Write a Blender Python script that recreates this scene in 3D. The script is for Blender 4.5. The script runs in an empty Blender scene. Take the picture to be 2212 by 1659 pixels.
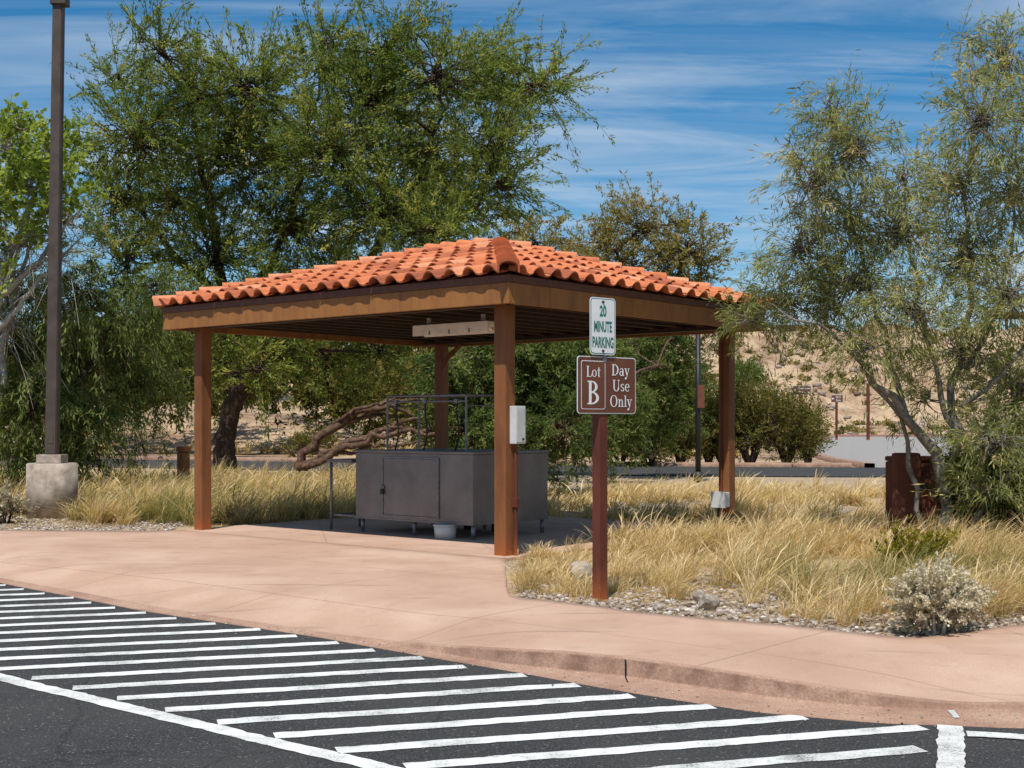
import bpy, bmesh, math, random
import numpy as np
from mathutils import Vector, noise as mn, Matrix
random.seed(3)
RNG=np.random.default_rng(7)
SC=bpy.context.scene
SC.view_settings.view_transform='Standard'
SC.view_settings.look='None'
COL=SC.collection
FOC=2820.0
def sv(u,v,d):
    """surveyed point: bearing/elevation readings taken at eye height 1.5 m, and true distance d"""
    return ((u-1106)*d/FOC, d, 1.5-(v-915)*d/FOC)

# ---------------------------------------------------------------- materials
class NT:
    def __init__(s,name):
        s.m=bpy.data.materials.new(name); s.m.use_nodes=True
        s.t=s.m.node_tree; s.t.nodes.clear()
        s.out=s.t.nodes.new('ShaderNodeOutputMaterial')
    def n(s,t,**k):
        nd=s.t.nodes.new('ShaderNode'+t)
        for a,b in k.items(): setattr(nd,a,b)
        return nd
    def l(s,a,b): s.t.links.new(a,b)
    def mix(s,fac,a,b,mode='MIX'):
        m=s.n('Mix',data_type='RGBA',blend_type=mode)
        for val,idx in ((fac,0),(a,6),(b,7)):
            if isinstance(val,bpy.types.NodeSocket): s.l(val,m.inputs[idx])
            elif idx==0: m.inputs[0].default_value=val
            else: m.inputs[idx].default_value=(*val,1) if len(val)==3 else val
        return m.outputs[2]
    def ramp(s,fac,stops):
        r=s.n('ValToRGB'); e=r.color_ramp.elements
        e[0].position=stops[0][0]; e[0].color=(*stops[0][1],1)
        e[1].position=stops[-1][0]; e[1].color=(*stops[-1][1],1)
        for p,c in stops[1:-1]:
            x=e.new(p); x.color=(*c,1)
        s.l(fac,r.inputs[0]); return r.outputs[0]
    def noise(s,scale,detail=4,rough=.6,vec=None,dist=0):
        n=s.n('TexNoise'); n.inputs['Scale'].default_value=scale
        n.inputs['Detail'].default_value=detail; n.inputs['Roughness'].default_value=rough
        n.inputs['Distortion'].default_value=dist
        s.l(vec if vec is not None else s.co(),n.inputs['Vector']); return n.outputs['Fac']
    def co(s):
        if not hasattr(s,'_c'): s._c=s.n('TexCoord').outputs['Object']
        return s._c
    def scaled(s,sc,rot=(0,0,0)):
        m=s.n('Mapping'); m.inputs['Scale'].default_value=sc; m.inputs['Rotation'].default_value=rot
        s.l(s.co(),m.inputs[0]); return m.outputs[0]
    def math(s,op,a,b=0,c=0):
        m=s.n('Math',operation=op)
        for i,v in enumerate((a,b,c)):
            if isinstance(v,bpy.types.NodeSocket): s.l(v,m.inputs[i])
            else: m.inputs[i].default_value=v
        return m.outputs[0]
    def fin(s,col,rough=.8,bump=None,bs=.3,bd=.01,metal=0,spec=.4):
        p=s.n('BsdfPrincipled')
        if isinstance(col,bpy.types.NodeSocket): s.l(col,p.inputs['Base Color'])
        else: p.inputs['Base Color'].default_value=(*col,1)
        if isinstance(rough,bpy.types.NodeSocket): s.l(rough,p.inputs['Roughness'])
        else: p.inputs['Roughness'].default_value=rough
        p.inputs['Metallic'].default_value=metal
        p.inputs['Specular IOR Level'].default_value=spec
        if bump is not None:
            b=s.n('Bump'); b.inputs['Strength'].default_value=bs; b.inputs['Distance'].default_value=bd
            s.l(bump,b.inputs['Height']); s.l(b.outputs[0],p.inputs['Normal'])
        s.l(p.outputs[0],s.out.inputs[0]); return s.m
BW=lambda a,b,v=1.:[(a,(0,0,0)),(b,(v,v,v))]

def m_simple(name,c1,c2=None,scale=8,rough=.7,metal=0,bs=.2,spec=.4,bd=.004):
    t=NT(name)
    if c2 is None: c2=tuple(x*.75 for x in c1)
    n=t.noise(scale,6,.65)
    c=t.ramp(n,[(.35,c2),(.62,c1)])
    return t.fin(c,rough,n,bs,bd,metal,spec)

def m_leaf(name,stops,trans=.35):
    t=NT(name)
    a=t.n('Attribute'); a.attribute_name='var'
    c=t.ramp(a.outputs['Fac'],stops)
    d=t.n('BsdfDiffuse'); t.l(c,d.inputs['Color'])
    if trans<=0:
        t.l(d.outputs[0],t.out.inputs[0]); return t.m
    tr=t.n('BsdfTranslucent')
    c2=t.mix(1.0,c,(1.3,1.3,.6),'MULTIPLY'); t.l(c2,tr.inputs[0])
    mx=t.n('MixShader'); mx.inputs[0].default_value=trans
    t.l(d.outputs[0],mx.inputs[1]); t.l(tr.outputs[0],mx.inputs[2]); t.l(mx.outputs[0],t.out.inputs[0])
    return t.m

def m_asphalt(name,base,light):
    t=NT(name)
    f=t.noise(75,4,.85); g=t.noise(.9,6,.65); sp=t.noise(55,2,.5)
    c=t.ramp(f,[(.36,tuple(x*.35 for x in base)),(.5,base),(.66,tuple(x*2.8 for x in base))])
    c=t.mix(t.ramp(g,BW(.42,.72,.65)),c,light)
    c=t.mix(t.ramp(sp,BW(.66,.71,.8)),c,(.24,.22,.20))
    v=t.n('TexVoronoi'); v.feature='DISTANCE_TO_EDGE'; v.inputs['Scale'].default_value=.32
    wn=t.n('TexNoise'); wn.inputs['Scale'].default_value=2.; wn.inputs['Detail'].default_value=5; t.l(t.co(),wn.inputs['Vector'])
    w=t.mix(.25,t.co(),wn.outputs['Color'])
    t.l(w,v.inputs['Vector'])
    c=t.mix(t.math('MULTIPLY',t.math('LESS_THAN',v.outputs['Distance'],.002),.35),c,(.012,.012,.012))
    return t.fin(c,.9,f,.8,.008,0,.25)

def m_concrete(name,joint=True):
    t=NT(name)
    g=t.noise(.9,6,.62); f=t.noise(110,4,.75); st=t.noise(3.2,6,.7,dist=.6)
    c=t.ramp(g,[(.3,(.43,.272,.195)),(.5,(.51,.335,.245)),(.7,(.56,.38,.285))])
    c=t.mix(t.ramp(f,[(.36,(.55,.55,.55)),(.60,(0,0,0))]),c,(.31,.19,.137))
    c=t.mix(t.ramp(st,BW(.56,.78,.55)),c,(.28,.18,.137))
    c=t.mix(t.ramp(t.noise(.45,4,.6),BW(.5,.72,.4)),c,(.62,.45,.35))
    wv=t.n('TexWave'); wv.wave_type='RINGS'; wv.inputs['Scale'].default_value=.35; wv.inputs['Distortion'].default_value=3; wv.inputs['Detail'].default_value=3
    t.l(t.co(),wv.inputs['Vector'])
    sc=t.math('MULTIPLY',t.ramp(wv.outputs['Fac'],BW(.985,1.,.4)),t.ramp(t.noise(.8,3,.5),BW(.48,.58)))
    c=t.mix(sc,c,(.2,.13,.1))
    sx0=t.noise(14,5,.75)
    c=t.mix(t.ramp(sx0,BW(.66,.74,.45)),c,(.18,.12,.09))
    if joint:
        v=t.scaled((1,1,1),(0,0,math.radians(40)))
        sx=t.n('SeparateXYZ'); t.l(v,sx.inputs[0])
        msk=None
        for ax,per,off in (('X',2.4,.3),('Y',1.9,.52)):
            q=t.math('FRACT',t.math('ADD',t.math('DIVIDE',sx.outputs[ax],per),off))
            q=t.math('LESS_THAN',t.math('ABSOLUTE',t.math('SUBTRACT',q,.5)),.0034)
            msk=q if msk is None else t.math('MAXIMUM',msk,q)
        c=t.mix(t.math('MULTIPLY',msk,.5),c,(.19,.115,.08))
    return t.fin(c,.88,f,.35,.003,0,.2)
def m_kerb():
    t=NT('kerb_concrete')
    g=t.noise(2.2,6,.7); f=t.noise(70,4,.75)
    c=t.ramp(g,[(.3,(.27,.155,.11)),(.5,(.40,.25,.18)),(.7,(.48,.32,.235))])
    c=t.mix(t.ramp(f,[(.38,(.6,.6,.6)),(.6,(0,0,0))]),c,(.2,.12,.085))
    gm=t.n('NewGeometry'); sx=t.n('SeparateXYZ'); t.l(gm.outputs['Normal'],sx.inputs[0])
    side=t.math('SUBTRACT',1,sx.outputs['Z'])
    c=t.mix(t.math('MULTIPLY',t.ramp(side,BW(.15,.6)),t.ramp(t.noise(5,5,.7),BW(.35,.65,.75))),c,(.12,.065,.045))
    return t.fin(c,.9,f,.5,.005,0,.25)

def m_ground():
    t=NT('desert_soil')
    v=t.n('TexVoronoi'); v.inputs['Scale'].default_value=38; t.l(t.co(),v.inputs['Vector'])
    sp=t.n('SeparateColor'); t.l(v.outputs['Color'],sp.inputs[0])
    c=t.ramp(sp.outputs[0],[(0,(.16,.115,.085)),(.4,(.30,.225,.165)),(.8,(.40,.32,.25)),(1,(.54,.48,.42))])
    g=t.noise(.6,5,.6)
    c=t.mix(t.ramp(g,BW(.40,.60,.75)),c,(.46,.335,.19))
    g2=t.noise(.11,8,.78)
    far=t.ramp(g2,[(.36,(.14,.09,.055)),(.45,(.30,.195,.12)),(.53,(.45,.32,.20)),(.62,(.50,.375,.235)),(.7,(.28,.20,.12))])
    g3=t.noise(1.1,6,.8)
    far=t.mix(t.ramp(g3,BW(.52,.64,.7)),far,(.14,.09,.055))
    sx=t.n('SeparateXYZ'); t.l(t.co(),sx.inputs[0])
    c=t.mix(t.math('MULTIPLY',t.math('GREATER_THAN',sx.outputs['Y'],52),.92),c,far)
    return t.fin(c,.95,v.outputs['Distance'],.6,.02,0,.15)

def m_paint():
    t=NT('road_paint_white')
    f=t.noise(75,5,.85); g=t.noise(3,5,.7)
    c=t.ramp(g,[(.3,(.46,.46,.43)),(.6,(.72,.72,.70))])
    w=t.math('ADD',t.math('MULTIPLY',f,.75),t.math('MULTIPLY',g,.32))
    c=t.mix(t.ramp(w,[(.42,(.95,.95,.95)),(.49,(0,0,0))]),c,(.07,.07,.07))
    return t.fin(c,.8,f,.5,.004,0,.3)

def m_tile():
    t=NT('terracotta_tile')
    a=t.n('Attribute'); a.attribute_name='var'
    c=t.ramp(a.outputs['Fac'],[(0,(.32,.095,.048)),(.3,(.50,.150,.064)),(.7,(.60,.20,.088)),(1,(.64,.29,.16))])
    n=t.noise(9,6,.75)
    c=t.mix(t.ramp(n,BW(.46,.70,.65)),c,(.25,.08,.045))
    n2=t.noise(30,4,.7)
    c=t.mix(t.ramp(n2,BW(.58,.74,.35)),c,(.66,.40,.28))
    return t.fin(c,.88,n2,.3,.004,0,.12)

def m_rustpaint(name,c1,c2,streak=True):
    t=NT(name)
    n=t.noise(1,6,.65,vec=t.scaled((5,5,1.1))); f=t.noise(40,4,.7)
    c=t.ramp(n,[(.3,c2),(.5,c1),(.75,tuple(x*1.25 for x in c1))])
    c=t.mix(t.ramp(f,BW(.6,.78,.5)),c,(.12,.045,.02))
    sx=t.n('SeparateXYZ'); t.l(t.co(),sx.inputs[0])
    low=t.math('SUBTRACT',.36,sx.outputs['Z'])
    low=t.math('ADD',low,t.math('MULTIPLY',t.noise(9,4,.6),.25))
    if streak: c=t.mix(t.ramp(low,BW(.22,.5,.85)),c,(.36,.10,.03))
    else:
        k=t.noise(1,6,.7,vec=t.scaled((9,9,.6)))
        c=t.mix(t.ramp(k,BW(.48,.7,.65)),c,(.36,.165,.05))
    return t.fin(c,.6,f,.15,.002,0,.22)

M={}
M['asphalt']=m_asphalt('asphalt_dark',(.036,.036,.036),(.066,.063,.060))
M['asphalt_old']=m_asphalt('asphalt_pale',(.24,.225,.21),(.32,.30,.28))
M['conc']=m_concrete('tinted_concrete')
M['kerb']=m_kerb()
M['ground']=m_ground()
M['paint']=m_paint()
M['tile']=m_tile()
M['steel']=m_rustpaint('brown_painted_steel',(.215,.085,.032),(.13,.05,.02))
M['beam']=m_rustpaint('brown_beam_paint',(.28,.120,.038),(.19,.078,.027),False)
M['fascia']=m_simple('dark_brown_fascia',(.13,.05,.028),(.08,.03,.018),10,.6)
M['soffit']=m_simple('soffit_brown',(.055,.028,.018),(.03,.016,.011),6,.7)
M['inox']=m_simple('brushed_steel',(.22,.20,.19),(.16,.14,.135),2,.42,.55,.05)
M['galv']=m_simple('galvanised_pipe',(.25,.25,.26),(.15,.15,.16),20,.45,.5,.05)
M['black']=m_simple('black_rubber',(.015,.015,.016),(.01,.01,.01),10,.5)
M['bucket']=m_simple('white_plastic',(.62,.62,.6),(.5,.5,.47),5,.45,0,.05)
M['fix']=m_simple('lamp_fixture_white',(.85,.80,.72),(.70,.63,.54),5,.5,0,.05)
M['ebox']=m_simple('painted_grey_box',(.60,.61,.60),(.48,.49,.48),6,.45,0,.05)
M['pole']=m_simple('bronze_pole_paint',(.085,.062,.048),(.055,.04,.032),4,.5,0,.05)
M['oldconc']=m_simple('weathered_concrete',(.44,.37,.30),(.20,.155,.12),4,.9,0,.5)
M['white']=m_simple('sign_white',(.78,.79,.78),(.70,.71,.70),3,.45,0,.02)
M['green']=m_simple('sign_green',(.0,.17,.12),(.0,.145,.10),3,.45,0,.02)
M['brown']=m_simple('sign_brown',(.155,.05,.022),(.12,.037,.017),4,.45,0,.02)
M['signwood']=m_rustpaint('sign_post_paint',(.12,.036,.022),(.075,.022,.015))
M['wall']=m_simple('brown_block',(.17,.062,.038),(.14,.05,.031),6,.85,0,.05,.2)
M['bark']=m_simple('dark_bark',(.085,.055,.038),(.03,.02,.015),14,.95,0,.8,.2,.02)
M['log']=m_simple('dry_log_bark',(.17,.10,.065),(.045,.027,.018),11,.95,0,1.,.2,.04)
M['barkgrey']=m_simple('grey_bark',(.27,.24,.205),(.11,.095,.08),18,.9,0,.6,.2,.01)
M['barkpale']=m_simple('pale_bark',(.46,.42,.36),(.25,.22,.18),18,.9,0,.4,.2,.01)
M['rock']=m_simple('rock_stone',(.42,.36,.30),(.2,.16,.13),9,.9,0,.6,.2,.01)
M['redkerb']=m_simple('red_kerb_paint',(.36,.19,.16),None,3,.7)
M['stone']=m_leaf('gravel_stone',[(0,(.14,.10,.08)),(.35,(.29,.23,.185)),(.75,(.44,.375,.32)),(1,(.64,.60,.55))],0.0)
M['l_mesq']=m_leaf('mesquite_leaf',[(0,(.080,.118,.028)),(.4,(.155,.205,.050)),(.75,(.285,.32,.08)),(1,(.46,.42,.12))],.42)
M['l_dark']=m_leaf('dense_leaf',[(0,(.050,.080,.026)),(.5,(.115,.16,.048)),(1,(.24,.27,.09))],.4)
M['l_willow']=m_leaf('desert_willow_leaf',[(0,(.12,.14,.048)),(.5,(.27,.295,.105)),(.8,(.42,.40,.16)),(1,(.58,.46,.23))],.4)
M['l_cotton']=m_leaf('cottonwood_leaf',[(0,(.11,.15,.03)),(.5,(.22,.29,.05)),(1,(.38,.44,.11))],.45)
M['l_tan']=m_leaf('yellowish_leaf',[(0,(.13,.12,.045)),(.5,(.28,.235,.08)),(1,(.46,.35,.15))],.4)
M['l_creo']=m_leaf('creosote_leaf',[(0,(.06,.066,.016)),(.5,(.15,.14,.037)),(1,(.31,.24,.08))],.35)
M['l_grey']=m_leaf('brittlebush_leaf',[(0,(.30,.24,.17)),(.5,(.56,.49,.38)),(1,(.76,.71,.60))],.3)
M['l_weed']=m_leaf('weed_leaf',[(0,(.12,.11,.012)),(1,(.36,.30,.04))])
M['grass']=m_leaf('straw_grass',[(0,(.09,.12,.035)),(.22,(.21,.225,.08)),(.36,(.38,.285,.135)),(.62,(.60,.43,.225)),(1,(.80,.65,.42))],.35)

# ---------------------------------------------------------------- mesh helpers
def obj(name,me,parent=None,mats=()):
    o=bpy.data.objects.new(name,me); COL.objects.link(o)
    for m in mats: me.materials.append(m)
    if parent is not None: o.parent=parent
    return o
def empty(name,loc=(0,0,0),rz=0):
    e=bpy.data.objects.new(name,None); e.location=loc; e.rotation_euler=(0,0,rz)
    e.empty_display_size=.3; COL.objects.link(e); return e
def build(name,V,F,mats,var=None,parent=None,smooth=False):
    V=np.asarray(V,dtype=np.float32); F=np.asarray(F,dtype=np.int32); k=F.shape[1]
    me=bpy.data.meshes.new(name)
    me.vertices.add(len(V)); me.vertices.foreach_set('co',V.ravel())
    me.loops.add(F.size); me.loops.foreach_set('vertex_index',F.ravel())
    me.polygons.add(len(F)); me.polygons.foreach_set('loop_start',np.arange(len(F),dtype=np.int32)*k)
    if smooth: me.polygons.foreach_set('use_smooth',np.ones(len(F),dtype=bool))
    me.update(calc_edges=True)
    if var is not None:
        a=me.attributes.new('var','FLOAT','FACE'); a.data.foreach_set('value',np.asarray(var,dtype=np.float32))
    return obj(name,me,parent,mats)
class Acc:
    def __init__(s): s.V=[];s.F=[];s.R=[];s.n=0
    def add(s,V,F,r=None):
        V=np.asarray(V,float).reshape(-1,3); F=np.asarray(F,int)
        s.V.append(V); s.F.append(F+s.n); s.n+=len(V)
        s.R.append(np.full(len(F),.5) if r is None else (np.full(len(F),r) if np.isscalar(r) else r))
    def out(s,name,mats,parent=None,smooth=False):
        return build(name,np.concatenate(s.V),np.concatenate(s.F),mats,np.concatenate(s.R),parent,smooth)
BOXF=[(0,3,2,1),(4,5,6,7),(0,1,5,4),(1,2,6,5),(2,3,7,6),(3,0,4,7)]
def boxv(x0,x1,y0,y1,z0,z1):
    return [(x0,y0,z0),(x1,y0,z0),(x1,y1,z0),(x0,y1,z0),(x0,y0,z1),(x1,y0,z1),(x1,y1,z1),(x0,y1,z1)]
def boxes(name,L,mat,parent=None,bevel=0):
    bm=bmesh.new()
    for b in L:
        vs=[bm.verts.new(v) for v in boxv(*b)]
        for f in BOXF: bm.faces.new([vs[i] for i in f])
    if bevel: bmesh.ops.bevel(bm,geom=list(bm.edges),offset=bevel,segments=2,affect='EDGES',profile=.6)
    me=bpy.data.meshes.new(name); bm.to_mesh(me); bm.free()
    return obj(name,me,parent,[mat])
def tubes(P,R,n=5):
    P=np.asarray(P,float); R=np.asarray(R,float)
    S,k,_=P.shape
    T=np.gradient(P,axis=1); T/=np.linalg.norm(T,axis=2,keepdims=True)+1e-9
    ref=np.zeros((S,1,3)); ref[...,0]=.31; ref[...,1]=.87; ref[...,2]=.11
    av=np.abs(T[:,:,1]).max(axis=1)>.85
    ref[av]=np.array([.9,.1,.3])
    n1=np.cross(T,ref); n1/=np.linalg.norm(n1,axis=2,keepdims=True)+1e-9
    n2=np.cross(T,n1)
    a=np.arange(n)*2*np.pi/n
    V=P[:,:,None,:]+R[:,:,None,None]*(np.cos(a)[None,None,:,None]*n1[:,:,None,:]+np.sin(a)[None,None,:,None]*n2[:,:,None,:])
    s=np.arange(S)[:,None,None]; i=np.arange(k-1)[None,:,None]; j=np.arange(n)[None,None,:]
    base=s*k*n
    A=base+i*n+j; B=base+i*n+(j+1)%n; C=base+(i+1)*n+(j+1)%n; D=base+(i+1)*n+j
    F=np.stack([A,B,C,D],-1).reshape(-1,4)
    return V.reshape(-1,3),F
def resample(pts,k):
    pts=np.asarray(pts,float)
    for _ in range(2):
        q=.75*pts[:-1]+.25*pts[1:]; r=.25*pts[:-1]+.75*pts[1:]
        m=np.empty((2*len(q),pts.shape[1])); m[0::2]=q; m[1::2]=r
        pts=np.vstack([pts[:1],m,pts[-1:]])
    d=np.r_[0,np.cumsum(np.linalg.norm(np.diff(pts[:,:3],axis=0),axis=1))]
    t=np.linspace(0,d[-1],k)
    return np.stack([np.interp(t,d,pts[:,c]) for c in range(pts.shape[1])],1)
def pipe(name,pts,r,mat,parent=None,n=10):
    a=Acc()
    pts=np.asarray(pts,float)
    V,F=tubes(pts[None],np.full((1,len(pts)),r),n); a.add(V,F)
    return a.out(name,[mat],parent,True)
def cyl(name,x,y,z0,z1,r0,r1,mat,parent=None,n=28,bevel=0):
    bm=bmesh.new()
    bmesh.ops.create_cone(bm,cap_ends=True,segments=n,radius1=r0,radius2=r1,depth=z1-z0)
    bmesh.ops.translate(bm,verts=bm.verts,vec=(x,y,(z0+z1)/2))
    if bevel:
        ed=[e for e in bm.edges if abs(e.verts[0].co.z-e.verts[1].co.z)<1e-5]
        bmesh.ops.bevel(bm,geom=ed,offset=bevel,segments=2,affect='EDGES')
    for f in bm.faces: f.smooth=abs(f.normal.z)<.5
    me=bpy.data.meshes.new(name); bm.to_mesh(me); bm.free()
    return obj(name,me,parent,[mat])

# ---------------------------------------------------------------- foliage
def unit(v): return v/(np.linalg.norm(v,axis=-1,keepdims=True)+1e-9)
def leaves(acc,p0,d,L,droop,m,ll,lw,var,spread=.9,hang=0.):
    S=len(p0)
    t=RNG.uniform(.08,1,(S,m))
    pos=p0[:,None,:]+d[:,None,:]*(L[:,None]*t)[...,None]
    pos[...,2]-=droop[:,None]*L[:,None]*t**2
    tan=np.repeat(d[:,None,:],m,1).copy(); tan[...,2]-=2*droop[:,None]*t
    tan=unit(tan)
    ld=unit(tan*.8+RNG.normal(0,spread,(S,m,3))*.7+np.array([0,0,-hang]))
    wd=unit(np.cross(ld,RNG.normal(0,1,(S,m,3))))
    pos=pos+RNG.normal(0,ll*.3,(S,m,3))
    l=ll*RNG.uniform(.55,1.3,(S,m,1)); w=lw*RNG.uniform(.6,1.3,(S,m,1))
    a=pos; b=pos+ld*l*.45+wd*w*.5; c=pos+ld*l; e=pos+ld*l*.45-wd*w*.5
    V=np.stack([a,b,c,e],2).reshape(-1,3)
    F=np.arange(S*m*4).reshape(-1,4)
    vr=np.clip(var[:,None]+RNG.normal(0,.13,(S,m)),0,1).ravel()
    acc.add(V,F,vr)
def spray_paths(p0,d,L,droop,k=5):
    t=np.linspace(0,1,k)
    P=p0[:,None,:]+d[:,None,:]*(L[:,None]*t)[...,None]
    P[...,2]-=droop[:,None]*L[:,None]*t**2
    return P
def curved(a,b,k=7,amp=.12,up=.1):
    a=np.asarray(a,float); b=np.asarray(b,float)
    t=np.linspace(0,1,k)[:,None]; L=np.linalg.norm(b-a)
    p=RNG.normal(0,1,3); p/=np.linalg.norm(p)
    q=RNG.normal(0,1,3); q/=np.linalg.norm(q)
    return a+(b-a)*t+p*L*amp*np.sin(np.pi*t)+q*L*amp*.5*np.sin(2*np.pi*t)+np.array([0,0,1])*L*up*np.sin(np.pi*t)
def tree(name,limbs,clusters,leafmat,barkmat,m=40,ll=.12,lw=.035,slen=(.6,1.4),droop=(0,.3),upb=.2,
         spread=.9,hang=0.,twig=.008,subs=.5,br=.04,base_var=.45,jit=.16,shell=(.1,.85),lean=(0,0,0),lj=.008):
    e=empty(name,tuple(limbs[0][0][:3]) if limbs else (0,0,0))
    off=np.array(e.location)
    wood=Acc(); fol=Acc(); pool=[]
    for lb in limbs:
        q=resample(lb,18); Ls=np.linalg.norm(q[-1,:3]-q[0,:3])
        q[1:-1,:3]+=RNG.normal(0,lj*Ls,(16,3)); q[1:-1,3]*=RNG.uniform(.88,1.12,16)
        V,F=tubes(q[None,:,:3],q[None,:,3],9); wood.add(V-off,F); pool.append(q)
    pool=np.concatenate(pool) if pool else None
    for c,r,ns in clusters:
        c=np.array(c,float); r=np.array(r,float)
        if pool is not None:
            dd=np.linalg.norm(pool[:,:3]-c,axis=1)+np.maximum(0,pool[:,2]-c[2]+.2*r[2])*1.5
            j=int(np.argmin(dd)); a=pool[j]
            path=curved(a[:3],c,8); r0=min(a[3]*.8,br)
            V,F=tubes(path[None],np.linspace(r0,br*.35,8)[None],6); wood.add(V-off,F)
        u=unit(RNG.normal(0,1,(ns,3)))
        rad=RNG.uniform(shell[0],shell[1],(ns,1))**.7
        p0=c+u*r*rad
        L=RNG.uniform(*slen,ns)
        d=unit(u*RNG.uniform(.4,1,(ns,1))+RNG.normal(0,.4,(ns,3))+np.array([0,0,upb])+np.array(lean))
        dr=RNG.uniform(*droop,ns)
        cv=base_var+RNG.normal(0,.08)
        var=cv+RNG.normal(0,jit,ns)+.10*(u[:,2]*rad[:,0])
        if m: leaves(fol,p0-off,d,L,dr,m,ll,lw,var,spread,hang)
        P=spray_paths(p0,d,L,dr,4)
        V,F=tubes(P,np.tile(np.linspace(twig,twig*.35,4),(ns,1)),3); wood.add(V-off,F)
        k=int(ns*subs)
        if k>0:
            t=np.linspace(0,1,5)[None,:,None]
            st=c+RNG.normal(0,.12,(k,3))*r
            bend=RNG.normal(0,.12,(k,1,3))*r
            P=st[:,None,:]*(1-t)+p0[:k,None,:]*t+bend*np.sin(np.pi*t)
            V,F=tubes(P,np.tile(np.linspace(twig*2.2,twig,5),(k,1)),4); wood.add(V-off,F)
    wood.out('branches',[barkmat],e,True)
    if m: fol.out('foliage',[leafmat],e)
    return e
def CL(lst,Y,dy=2.,ratio=1.0,nscale=1.0):
    out=[]
    for it in lst:
        u,v,ru,rv,n=it[:5]
        y=Y+(it[5] if len(it)>5 else RNG.uniform(-dy,dy))
        out.append((sv(u,v,y),(ru*y/FOC,ru*y/FOC*ratio,rv*y/FOC),int(n*nscale)))
    return out
def LB(lst,Y):
    return [[(*sv(u,v,Y+dy),r) for u,v,dy,r in l] for l in lst]

# ---------------------------------------------------------------- pavement outline (world metres)
K=np.array([(-20,28.7,-.11),(-12,20.65,-.11),(-8,16.5,-.11),(-5.35,13.65,-.11),(-4.2,12.55,-.11),(-3.24,11.62,-.115),(-2.47,10.95,-.115),(-1.83,10.42,-.115),(-1.35,10.03,-.115),(-.87,9.62,-.10),(-.342,9.12,-.05),(-.02,8.84,-.02),(.35,8.62,0),(.728,8.41,0),(1.132,8.10,0),(1.605,7.72,-.008),(2.10,7.50,-.045),(2.49,7.44,-.08),(2.93,7.46,-.09),(4.5,7.6,-.09),(9,8.4,0),(20,11,0)])
I=np.array([(-16,27.5),(-10.5,22),(-8.2,18.7),(-5.06,18.25),(-4.5,18.6),(-3.5,17.6),(-2.6,16.9),(-1.6,16.0),(-.8,15.3),(-.12,14.62),(-.06,13.0),(-.024,11.43),(.3,11.1),(.62,10.8),(1.15,10.3),(2.05,9.72),(2.77,9.17),(3.37,9.46),(3.83,9.77),(5,9.8),(9.5,10.4),(20,13)])
G=np.array([(-20,28.45),(-12,20.4),(-7.95,16.25),(-5.26,13.40),(-4.2,12.37),(-3.26,11.43),(-2.5,10.80),(-1.87,10.30),(-1.42,9.93),(-.92,9.45),(-.42,8.99),(-.10,8.70),(.22,8.40),(.53,8.10),(.90,7.78),(1.40,7.39),(2.0,7.13),(2.40,7.06),(2.85,7.0),(4.5,7.1),(9,7.9),(20,10.5)])
def dens(A,n=7):
    k=len(A); tt=np.linspace(0,k-1,(k-1)*n+1)
    out=[]
    for x in tt:
        i=min(int(x),k-2); f=x-i
        p0=A[max(i-1,0)];p1=A[i];p2=A[i+1];p3=A[min(i+2,k-1)]
        cr=.5*((2*p1)+(-p0+p2)*f+(2*p0-5*p1+4*p2-p3)*f*f+(-p0+3*p1-3*p2+p3)*f**3)
        li=p1*(1-f)+p2*f
        out.append(.55*cr+.45*li)
    return np.array(out)
Kd=dens(K);Id=dens(I);Gd=dens(G)
def sstep(x): x=np.clip(x,0,1); return x*x*(3-2*x)
rows=16; V=[];
for j in range(rows+1):
    s=(j/rows)**1.5
    xy=Kd[:,:2]*(1-s)+Id*s
    d=np.linalg.norm(xy-Kd[:,:2],axis=1)
    z=Kd[:,2]*(1-sstep(d/1.3))
    V.append(np.c_[xy,z])
V.append(np.c_[Id,np.full(len(Id),-.14)])
V=np.array(V); nr,nc,_=V.shape
ii,jj=np.meshgrid(np.arange(nr-1),np.arange(nc-1),indexing='ij')
F=np.stack([ii*nc+jj,ii*nc+jj+1,(ii+1)*nc+jj+1,(ii+1)*nc+jj],-1).reshape(-1,4)
build('sidewalk',V.reshape(-1,3),F,[M['conc']],smooth=True)
nrm=(Gd-Kd[:,:2]); nrm/=np.linalg.norm(nrm,axis=1,keepdims=True)
prof=[]
h=Kd[:,2]+.124
prof.append(np.c_[Kd[:,:2],Kd[:,2]])
prof.append(np.c_[Kd[:,:2]+nrm*.018,Kd[:,2]-.004])
prof.append(np.c_[Kd[:,:2]+nrm*.032,Kd[:,2]-np.minimum(.018,h*.3)])
prof.append(np.c_[Kd[:,:2]+nrm*.040,-.124+h*.12])
prof.append(np.c_[Kd[:,:2]+nrm*.055,np.full(len(Kd),-.124)])
prof.append(np.c_[Gd,np.full(len(Gd),-.129)])
prof.append(np.c_[Gd+nrm*.004,np.full(len(Gd),-.16)])
V=np.array(prof); nr,nc,_=V.shape
ii,jj=np.meshgrid(np.arange(nr-1),np.arange(nc-1),indexing='ij')
F=np.stack([ii*nc+jj,(ii+1)*nc+jj,(ii+1)*nc+jj+1,ii*nc+jj+1],-1).reshape(-1,4)
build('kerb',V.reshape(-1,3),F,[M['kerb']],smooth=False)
boxes('kerb_joint',[(.722,.731,8.2,8.37,-.13,-.1225),(.722,.731,8.345,8.405,-.13,-.012)],M['black'])
build('asphalt_parking_lot',[(-90,-60,-.135),(90,-60,-.135),(90,60,-.135),(-90,60,-.135)],[(0,1,2,3)],[M['asphalt']])
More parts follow.
